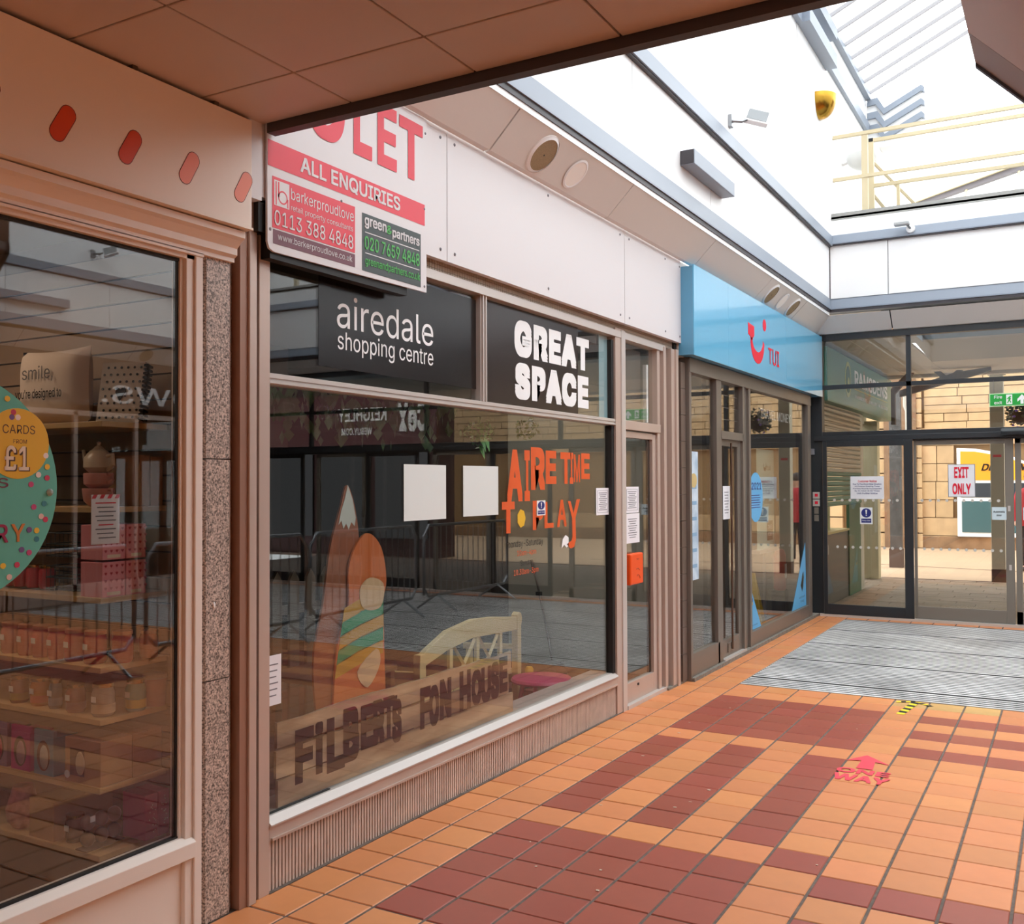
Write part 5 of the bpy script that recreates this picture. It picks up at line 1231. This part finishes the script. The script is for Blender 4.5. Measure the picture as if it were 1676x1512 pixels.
out('beam', MB().prism([(.45, 2.93), (1.75, 3.27), (1.75, 3.325), (1.25, 3.27), (.45, 3.03)], 1, 8.95, 9.07), mat('dark_timber', (70, 58, 48), .7), tr)
out('strut', MB().prism([(.95, 3.30), (1.05, 3.30), (1.16, 3.20), (1.27, 3.30), (1.36, 3.30), (1.2, 3.14), (1.12, 3.12)], 1, 8.95, 9.05), mat('dark_timber', (70, 58, 48), .7), tr)
out('upright', MB().prism([(.32, 2.5), (.38, 2.5), (.38, 2.98), (.66, 3.3), (.56, 3.3), (.32, 3.06)], 1, 8.95, 9.05), mat('dark_timber', (70, 58, 48), .7), tr)
ic = thing('iron_column', (-.13, 12, 0), 'dark grey weathered iron column beyond the shutter', 'column')
out('shaft', B(-.18, .02, 12.0, 12.15, .35, 3.3), mat('weathered_iron', (84, 82, 80), .7, var=.3, scale=6), ic)
out('base', B(-.20, .04, 11.98, 12.17, 0, .35), mat('brown_base', (92, 72, 62), .7), ic)
dp = thing('drain_pipe', (.13, 12, 0), 'pale round downpipe beside the dark iron column', 'pipe')
out('pipe', MB().tube([(.135, 12, .02), (.135, 12, 2.9), (.10, 12, 3.0), (.10, 12, 3.3)], .03, 10), mat('pale_pipe', (196, 190, 178), .5), dp, smooth=True)
out('collar', MB().lathe([(.04, 2.3), (.04, 2.4)], (.135, 12, 0), k=10).lathe([(.04, .5), (.04, .58)], (.135, 12, 0), k=10), mat('pale_pipe', (196, 190, 178), .5), dp)
po = thing('canopy_post', (1.76, 9.9, 0), 'grey green square canopy post with a black base, seen through the grey door', 'post')
out('shaft', B(1.66, 1.86, 9.9, 10.1, .20, 3.33), M_post, po, bevel=.008)
out('base', B(1.658, 1.862, 9.898, 10.102, 0, .20), M_dark, po)
out('small_notice', B(1.70, 1.82, 9.895, 9.9, 1.98, 2.02), M_let, po)
out('cap', B(1.63, 1.89, 9.87, 10.13, 3.30, 3.33), M_post, po)
leafy('hanging_basket', (2.12, 9.6, 2.66), 'hanging basket of purple and yellow flowers outside, below the Fire exit sign', .22, 220, flowers=((mat('purple_petal', (110, 80, 180), .6), 14), (mat('yellow_petal', (230, 180, 40), .6), 8)), cat='basket', col=mat('dark_leaf', (44, 62, 36), .6), pot=M_dark)
leafy('hanging_basket', (4.2, 9.6, 2.5), 'hanging basket of mixed flowers outside, reflected in the travel shop glass', .26, 260, flowers=((mat('pink_petal', (200, 90, 120), .6), 14),), cat='basket', col=mat('dark_leaf', (44, 62, 36), .6), pot=M_dark)
# second shop outside, green sign
gs = thing('green_shop_sign', (.2, 7.3, 2.6), 'muted green sign box reading RAMSDENS outside the doors', 'sign')
out('box', B(.0, .20, 4.90, 9.82, 2.60, 3.27), M_green, gs, bevel=.004)
out('crest', disc('X', .2005, 6.17, 2.97, .20, .24, .003, 28), mat('pale_gold', (176, 180, 110), .5), gs)
out('crest_inner', disc('X', .204, 6.17, 2.97, .15, .18, .003, 28), mat('deep_green', (44, 90, 60), .5), gs)
out('crest_mark', disc('X', .2075, 6.17, 2.93, .06, .07, .003, 12), mat('pale_gold', (176, 180, 110), .5), gs)
letters('RAMSDENS', 'X', .204, 6.62, 9.35, 2.92, 3.14, M_wht, gs, bold=.03)
out('underline', B(.2005, .203, 6.62, 9.35, 2.87, 2.885), mat('pale_gold', (176, 180, 110), .5), gs)
letters('PAWNBROKERS - JEWELLERY - WE BUY GOLD', 'X', .204, 6.62, 9.35, 2.75, 2.80, M_wht, gs, bold=.01)
gf = thing('wall_outside_left', (.1, 7, 0), kind='structure')
out('pilaster', B(-.26, .0, 9.60, 9.84, 0, 2.6), mat('beige_pilaster', (190, 176, 140), .6), gf)
out('pilaster', B(-.10, .06, 7.75, 8.0, 0, 2.6), M_post, gf)
out('upstand', B(-.3, -.2, 4.8, 9.8, 2.55, 3.4), M_post, gf)
sh_ = thing('roller_shutter', (.05, 6.3, 1.5), 'half lowered pale roller shutter under the green sign', 'shutter')
mb = MB(); z = 1.72
while z < 2.60: mb.prism([(.05, z), (.075, z + .015), (.08, z + .04), (.06, z + .062), (.05, z + .062)], 1, 4.85, 7.75); z += .066
out('slat', mb, M_shut, sh_, kind='stuff')
mb = MB(); z = 1.28
while z < 1.72: mb.prism([(.05, z), (.075, z + .015), (.08, z + .04), (.06, z + .062), (.05, z + .062)], 1, 4.85, 7.75); z += .066
out('green_lit_slat', mb, mat('green_lit_shutter', (70, 120, 96), .5), sh_, kind='stuff')  # green light on the lower slats put into their colour
ks = thing('kiosk_counter', (-.1, 6.2, 0), 'green and grey shop counter below the shutter, lettered rm', 'counter')
out('base', B(-.5, .04, 4.9, 6.9, 0, .92), mat('kiosk_dark', (70, 74, 66), .5), ks)
out('green_panel', B(.02, .06, 6.9, 7.75, 0, 1.28), mat('deep_green', (44, 90, 60), .5), ks)
out('worktop', B(-.5, .06, 4.9, 6.9, .92, .95), mat('pale_top', (190, 170, 110), .5), ks)
out('display', B(-.45, -.1, 5.3, 6.4, .95, 1.26), mat('display_case', (150, 160, 120), .4), ks)
letters('rm', 'X', .0405, 4.98, 5.62, .66, .80, mat('pale_grey_print', (170, 176, 170), .5), ks, bold=.04)
out('room', B(-1.2, -1.1, 4.8, 9.8, 0, 2.6), mat('kiosk_wall', (60, 80, 66), .8), gf)

# person waiting outside
def person(x, y, face, coat, trou, hairc, label, name='person'):
    t = thing(name, (x, y, 0), label, 'person')
    me = bpy.data.meshes.new('body'); J = [(0, 0, .93), (0, 0, 1.15), (0, -.01, 1.38), (0, 0, 1.48), (0, -.01, 1.56), (0, -.015, 1.68),
        (.17, 0, 1.38), (.23, .01, 1.12), (.22, -.08, .88), (.22, -.13, .80), (-.17, 0, 1.38), (-.23, .01, 1.12), (-.22, -.08, .88), (-.22, -.13, .80),
        (.09, 0, .86), (.10, -.01, .48), (.10, .03, .08), (.11, -.12, .04), (-.09, 0, .86), (-.10, .02, .48), (-.10, .05, .08), (-.11, -.10, .04)]
    Rr = [.14, .13, .14, .06, .085, .09, .062, .048, .036, .035, .062, .048, .036, .035, .095, .062, .042, .038, .095, .062, .042, .038]
    Ee = [(0, 1), (1, 2), (2, 3), (3, 4), (4, 5), (2, 6), (6, 7), (7, 8), (8, 9), (2, 10), (10, 11), (11, 12), (12, 13), (0, 14), (14, 15), (15, 16), (16, 17), (0, 18), (18, 19), (19, 20), (20, 21)]
    me.from_pydata(J, Ee, []); o = bpy.data.objects.new('body', me); COL.objects.link(o); o.parent = t
    sk = o.modifiers.new('skin', 'SKIN'); 
    for v, r in zip(me.skin_vertices[0].data, Rr): v.radius = (r, r * .85)
    me.skin_vertices[0].data[0].use_root = True
    s = o.modifiers.new('sub', 'SUBSURF'); s.levels = 1; s.render_levels = 1
    me.materials.append(mat('skin_tone', (196, 150, 124), .6)); ORG[o.name] = Vector((x, y, 0))
    def P3(mb): return [(v[0] + x, v[1] + y, v[2]) for v in mb.v]
    m = MB().lathe([(.20, .80), (.195, 1.0), (.185, 1.2), (.20, 1.38), (.12, 1.47), (.07, 1.49)], (0, 0, 0), k=14); m.v = [(v[0], v[1] * .75, v[2]) for v in m.v]; m.v = P3(m); out('coat', m, coat, t, smooth=True)
    for s_ in (1, -1):
        m = MB().tube([(s_ * .16, 0, 1.40), (s_ * .235, .01, 1.12), (s_ * .225, -.08, .88)], [.075, .062, .05], 10); m.v = P3(m); out('sleeve', m, coat, t, smooth=True)
        m = MB().tube([(s_ * .09, 0, .90), (s_ * .10, 0, .48), (s_ * .10, .04, .07)], [.11, .08, .06], 10); m.v = P3(m); out('trouser_leg', m, trou, t, smooth=True)
        m = MB().ell((s_ * .105, -.04, .04), .05, .12, .04); m.v = P3(m); out('shoe', m, M_dark, t, smooth=True)
    m = MB().ell((0, .015, 1.68), .095, .11, .11); m.v = P3(m); out('hair', m, hairc, t, smooth=True)
    return t
person(2.13, 12.3, 0, mat('red_coat', (170, 30, 40), .8), mat('black_trousers', (34, 32, 36), .8), mat('dark_hair', (50, 38, 32), .7), 'person in a red coat and black trousers standing behind the canopy post')

# ================================================================== upper level details
def spk(y, kind, label):
    # centre on the 45 degree soffit
    c = Vector((.225, y, 3.465)); u = Vector((0, 1, 0)); v = Vector((1, 0, 1)).normalized(); n = Vector((1, 0, -1)).normalized()
    t = thing(kind, c, label, 'speaker' if kind == 'ceiling_speaker' else 'light')
    def ring(r0, r1, h0, h1, m, nm, k=32):
        vs = []
        for r, h in ((r0, h0), (r1, h1)):
            for i in range(k):
                a = 2 * PI * i / k; vs.append(c + (u * math.cos(a) + v * math.sin(a)) * r + n * h)
        out(nm, MB().add(vs, [(i, (i + 1) % k, k + (i + 1) % k, k + i) for i in range(k)]), m, t, smooth=True)
    def dsc(r, h, m, nm, k=32):
        vs = [c + (u * math.cos(2 * PI * i / k) + v * math.sin(2 * PI * i / k)) * r + n * h for i in range(k)]
        out(nm, MB().add(vs, [tuple(range(k))]), m, t)
    if kind == 'ceiling_speaker':
        ring(.118, .100, .002, .012, M_white, 'rim'); ring(.122, .118, -.002, .004, M_soff, 'rim_edge'); dsc(.101, .009, mat('tan_speaker_mesh', (156, 134, 102), .7, var=.15, scale=150), 'grille'); dsc(.006, .012, M_dark, 'badge')
    else:
        ring(.100, .088, .002, .006, M_white, 'rim'); ring(.088, .080, .006, .002, M_white, 'reflector'); dsc(.082, .003, mat('recessed_white', (250, 246, 240), .3), 'diffuser')
        vs = []
    return t
spk(-2.62, 'ceiling_speaker', 'round tan ceiling speaker in the soffit above the white fascia')
spk(-2.20, 'recessed_light', 'round white recessed light beside the large tan speaker over the white fascia')
spk(2.22, 'ceiling_speaker', 'round tan ceiling speaker over the blue sign, nearer the camera')
spk(2.66, 'recessed_light', 'round white recessed light between the two speakers over the blue sign')
spk(3.08, 'ceiling_speaker', 'round tan ceiling speaker over the blue sign, nearer the end wall')
for y, k in ((2.3, 0), (2.75, 1)):
    t = thing('ceiling_speaker' if k == 0 else 'recessed_light', (8.91, y, 3.48), 'round fitting in the opposite soffit, %s' % ('tan speaker' if k == 0 else 'white light'), 'speaker' if k == 0 else 'light')
    vs = [Vector((8.9, y, 3.475)) + (Vector((0, 1, 0)) * math.cos(2 * PI * i / 24) + Vector((-1, 0, 1)).normalized() * math.sin(2 * PI * i / 24)) * .11 for i in range(24)]
    out('disc', MB().add(vs, [tuple(range(24))]), mat('tan_speaker_mesh', (156, 134, 102)) if k == 0 else M_white, t)
gbx = [('grey_light_bar', .33, .44, 'grey box shaped wall light on the white cladding above the blue sign'), ('grey_light_bar', 8.68, 8.79, 'grey box shaped wall light on the cladding across the mall')]
for nm, x0, x1, lb in gbx:
    t = thing(nm, (x0, -.15, 4.0), lb, 'light')
    dy = 0 if x0 < 1 else .55
    out('housing', B(x0, x1, -.655 + dy, .33 + dy, 3.93, 4.04), M_band, t, bevel=.004)
    out('end_cap', B(x0 + .005, x1 - .005, -.662 + dy, -.655 + dy, 3.935, 4.035), M_bandd, t)
def flood(o, dx, label, rotd=1, sideY=False):
    x, y, z = o
    t = thing('floodlight', o, label, 'floodlight')
    out('mount', MB().box(x, x + dx * .03, y - .03, y + .03, z - .05, z + .05), M_steel, t)
    out('arm', MB().tube([(x + dx * .02, y, z), (x + dx * .10, y + .03, z - .01), (x + dx * .14, y + .08, z + .02)], .012, 6), M_steel, t)
    m = MB().box(-.10, .10, -.025, .025, -.075, .075); mt = Matrix.Translation((x + dx * .20, y + .14, z + .04)) @ Matrix.Rotation(.5 * dx, 4, 'Z') @ Matrix.Rotation(-.5, 4, 'X') @ Matrix.Rotation(.35, 4, 'Y')
    m.v = [tuple(mt @ Vector(v)) for v in m.v]; out('head', m, M_white, t, bevel=.008)
    m = MB().box(-.085, .085, -.028, -.0255, -.06, .06); m.v = [tuple(mt @ Vector(v)) for v in m.v]; out('lens', m, mat('lens_grey', (130, 134, 136), .2), t)
flood((.33, .55, 4.64), 1, 'small white floodlight on a bracket high on the left white wall')
flood((8.79, 1.3, 4.75), -1, 'small white floodlight on the white wall across the mall')
fl = thing('floodlight', (1.22, 4.4, 4.45), 'small white floodlight with round base on the end wall band', 'floodlight')
out('base', MB().lathe([(.05, 0), (.045, -.03), (.02, -.035)], (1.24, 4.41, 4.47), ax=1), M_white, fl, smooth=True)
out('arm', MB().tube([(1.24, 4.38, 4.47), (1.20, 4.32, 4.52)], .012, 6), M_steel, fl)
out('head', MB().box(1.08, 1.24, 4.26, 4.36, 4.50, 4.53), mat('lamp_grey', (170, 172, 172), .4), fl, bevel=.004)
bl = thing('brass_wall_light', (.34, 4.2, 5.9), 'polished brass half bowl wall light on the upper white wall', 'light')
cb = (.335, 3.95, 5.88)
vs = []; K, Nn = 14, 7
mb = MB()
for i in range(Nn + 1):
    a = PI / 2 * i / Nn; r = .20 * math.cos(a) ** .8; h = -.26 * math.sin(a)
    for j in range(K + 1):
        t_ = PI * j / K - PI / 2; mb.v.append((cb[0] + r * math.cos(t_) * 1.0, cb[1] + r * math.sin(t_), cb[2] + h + .12))
for i in range(Nn):
    for j in range(K): q = i * (K + 1) + j; mb.f.append((q, q + 1, q + K + 2, q + K + 1)); mb.m.append(0)
out('bowl', mb, M_brass, bl, smooth=True)
out('back_plate', disc('X', .336, 3.95, 5.90, .16, .12, .006), M_brass, bl)
# railings on the end wall
rl = thing('railing', (1.3, 4.7, 4.8), 'cream painted steel railing on top of the end wall, nearer one', 'railing')
out('top_rail', B(.13, 9, 4.68, 4.72, 5.735, 5.775), M_rail, rl)
out('mid_rail', B(.13, 9, 4.68, 4.72, 5.22, 5.26), M_rail, rl)
for x in (.70, 3.2, 5.7, 8.2): out('post', B(x - .035, x + .035, 4.69, 4.74, 4.74, 5.74), M_rail, rl)
rl2 = thing('railing', (1.5, 5.1, 4.8), 'cream painted steel railing behind the first, turning down the stair', 'railing')
out('top_rail', B(.70, 9, 5.08, 5.12, 5.76, 5.80), M_rail, rl2)
out('mid_rail', B(.72, 9, 5.08, 5.12, 5.20, 5.24), M_rail, rl2)
out('post', B(.68, .74, 5.07, 5.13, 4.72, 5.80), M_rail, rl2)
out('post', B(.92, .96, 5.6, 5.64, 4.2, 5.35), M_rail, rl2)
out('end_cap', B(.685, .735, 5.065, 5.075, 5.76, 5.80), M_dark, rl2)
out('stair_rail', MB().tube([(.70, 5.1, 5.78), (.62, 5.3, 5.6), (.62, 5.3, 4.6)], .022, 6), M_rail, rl2)
out('stair_rail', MB().tube([(.70, 5.12, 5.55), (1.35, 6.6, 4.9)], .022, 6), M_rail, rl2)
out('stair_rail', MB().tube([(.70, 5.12, 5.15), (1.0, 5.9, 4.75)], .022, 6), M_rail, rl2)
gb = thing('globe_light', (.57, 5.3, 5.5), 'white half globe light behind the cream railing', 'light')
mb = MB()
mb.lathe([(.205 * math.cos(PI / 2 * i / 7), -.19 * math.sin(PI / 2 * i / 7)) for i in range(8)], (.575, 5.3, 5.68), k=20)
out('bowl', mb, mat('opal_glass', (220, 222, 222), .3), gb, smooth=True)
out('bracket', MB().tube([(.335, 5.3, 5.60), (.42, 5.3, 5.62)], .02, 6), M_white, gb)
lg = thing('glass_lean_to', (1.5, 9, 5.9), 'low glazed roof with cream bars beyond the railings', 'roof')
out('ridge_bar', MB().prism([(.35, 5.86), (2.10, 6.30), (4.5, 6.9), (4.5, 6.82), (2.10, 6.22), (.35, 5.80)], 1, 8.95, 9.05), mat('ridge_grey', (130, 124, 128), .5), lg)
out('ridge_cap', MB().prism([(.35, 5.88), (2.10, 6.32), (4.5, 6.92), (4.5, 6.90), (2.10, 6.30), (.35, 5.86)], 1, 8.9, 9.0), M_rail, lg)
for x in (1.42, 2.14, 2.9): out('bar', MB().tube([(x + .03, 9.0, 5.83 + (x - .35) * .25), (x - .08, 8.4, 5.3)], .02, 5), M_rail, lg)
out('glass', MB().add([(.4, 9.0, 5.83), (4.5, 9.0, 6.8), (4.2, 8.3, 5.4), (.3, 8.3, 5.4)], [(0, 1, 2, 3)]), G_win, lg)
wb2 = thing('white_upper_block', (3, 10, 4), 'white rendered upper block beyond the end wall railings', 'building')
out('render_wall', B(.2, 12, 11, 11.2, 3.5, 7.0), mat('white_render', (246, 246, 246), .6), wb2)

# ================================================================== crowd barriers
def barrier():
    t = thing('crowd_barrier', (0, 0, 0), 'x', 'barrier', 'crowd barriers down the middle of the mall')
    L = 1.0; pts = [(0, -L, .22), (0, -L, .95), (0, -L + .1, 1.08), (0, L - .1, 1.08), (0, L, .95), (0, L, .30), (0, L - .1, .2), (0, -L + .1, .2), (0, -L, .30)]
    out('frame', MB().tube(pts, .019, 8), M_steel, t, smooth=True)
    o = out('bar', MB().tube([(0, 0, .2), (0, 0, 1.08)], .0055, 6), M_steel, t); o.location.y = -L + .12
    for k in range(1, 15):
        c = o.copy(); COL.objects.link(c); c.location.y = -L + .12 + k * .125
    for y in (-.72, .72):
        out('foot', MB().tube([(-.30, y, .015), (-.06, y, .17), (0, y, .2), (.06, y, .17), (.30, y, .015)], .014, 6), M_steel, t)
    return t
b0 = barrier()
lbs = ['nearest the glass doors', 'second from the glass doors', 'third from the glass doors', 'farthest from the glass doors']
for k in range(4):
    t = b0 if k == 0 else copy_tree(b0)
    t.location = (4.17 + .04 * (k % 2), 3.56 - k * 2.1, 0); t.rotation_euler.z = (.02, -.03, .03, -.02)[k]
    t['label'] = 'galvanised steel crowd barrier in the middle of the mall, ' + lbs[k]

# ================================================================== floor markings
M_fl = mat('red_floor_vinyl', (226, 66, 84), .5)
ow_ = thing('floor_sticker', (1.78, -1.75, .002), 'red ONE WAY floor sticker with an arrow towards the doors', 'sticker')
out('arrow', MB().prism([(1.735, -1.44), (1.885, -1.60), (1.80, -1.565), (1.815, -1.735), (1.725, -1.735), (1.725, -1.565), (1.645, -1.60)], 2, .0016, .0024), M_fl, ow_)
letters('ONE', 'Z', .0024, 1.635, 1.915, -1.85, -1.755, M_fl, ow_, bold=.05)
letters('WAY', 'Z', .0024, 1.640, 1.93, -2.0, -1.875, M_fl, ow_, bold=.05)
ya = thing('tape_arrow', (1.78, 0, .002), 'yellow and black striped tape arrow on the tiles at the edge of the mat', 'marking')
mb = MB(); mk = MB()
def strip(p, q, w, n):
    p, q = Vector(p), Vector(q); d = (q - p); s = Vector((-d.y, d.x)).normalized() * w / 2
    for i in range(n):
        a, b = p + d * i / n, p + d * (i + 1) / n; sh_v = d.normalized() * .012
        out('yellow_band' if i % 2 == 0 else 'black_band', MB().add([(*(a + s + sh_v), .0024), (*(b + s + sh_v), .0024), (*(b - s), .0024), (*(a - s), .0024)], [(0, 1, 2, 3)]), mat('tape_yellow', (240, 216, 40), .5) if i % 2 == 0 else M_dark, ya)
strip((1.745, -.27), (1.79, .17), .055, 8); strip((1.66, .13), (1.78, .20), .035, 4); strip((1.79, .19), (1.90, .10), .035, 4)
lt = MB()
for k in range(26):
    x, y = R_.uniform(.2, 2.4), R_.uniform(-4.5, 4.0); lt.box(x, x + R_.uniform(.004, .02), y, y + R_.uniform(.004, .012), .0015, .003)
for _i, _v in enumerate(lt.v): lt.v[_i] = (_v[0], _v[1], _v[2] + .0012)
solo('litter', lt, mat('pale_litter', (214, 200, 180), .8), 'tiny pale specks of litter scattered on the tiles and mat', 'litter', kind='stuff')
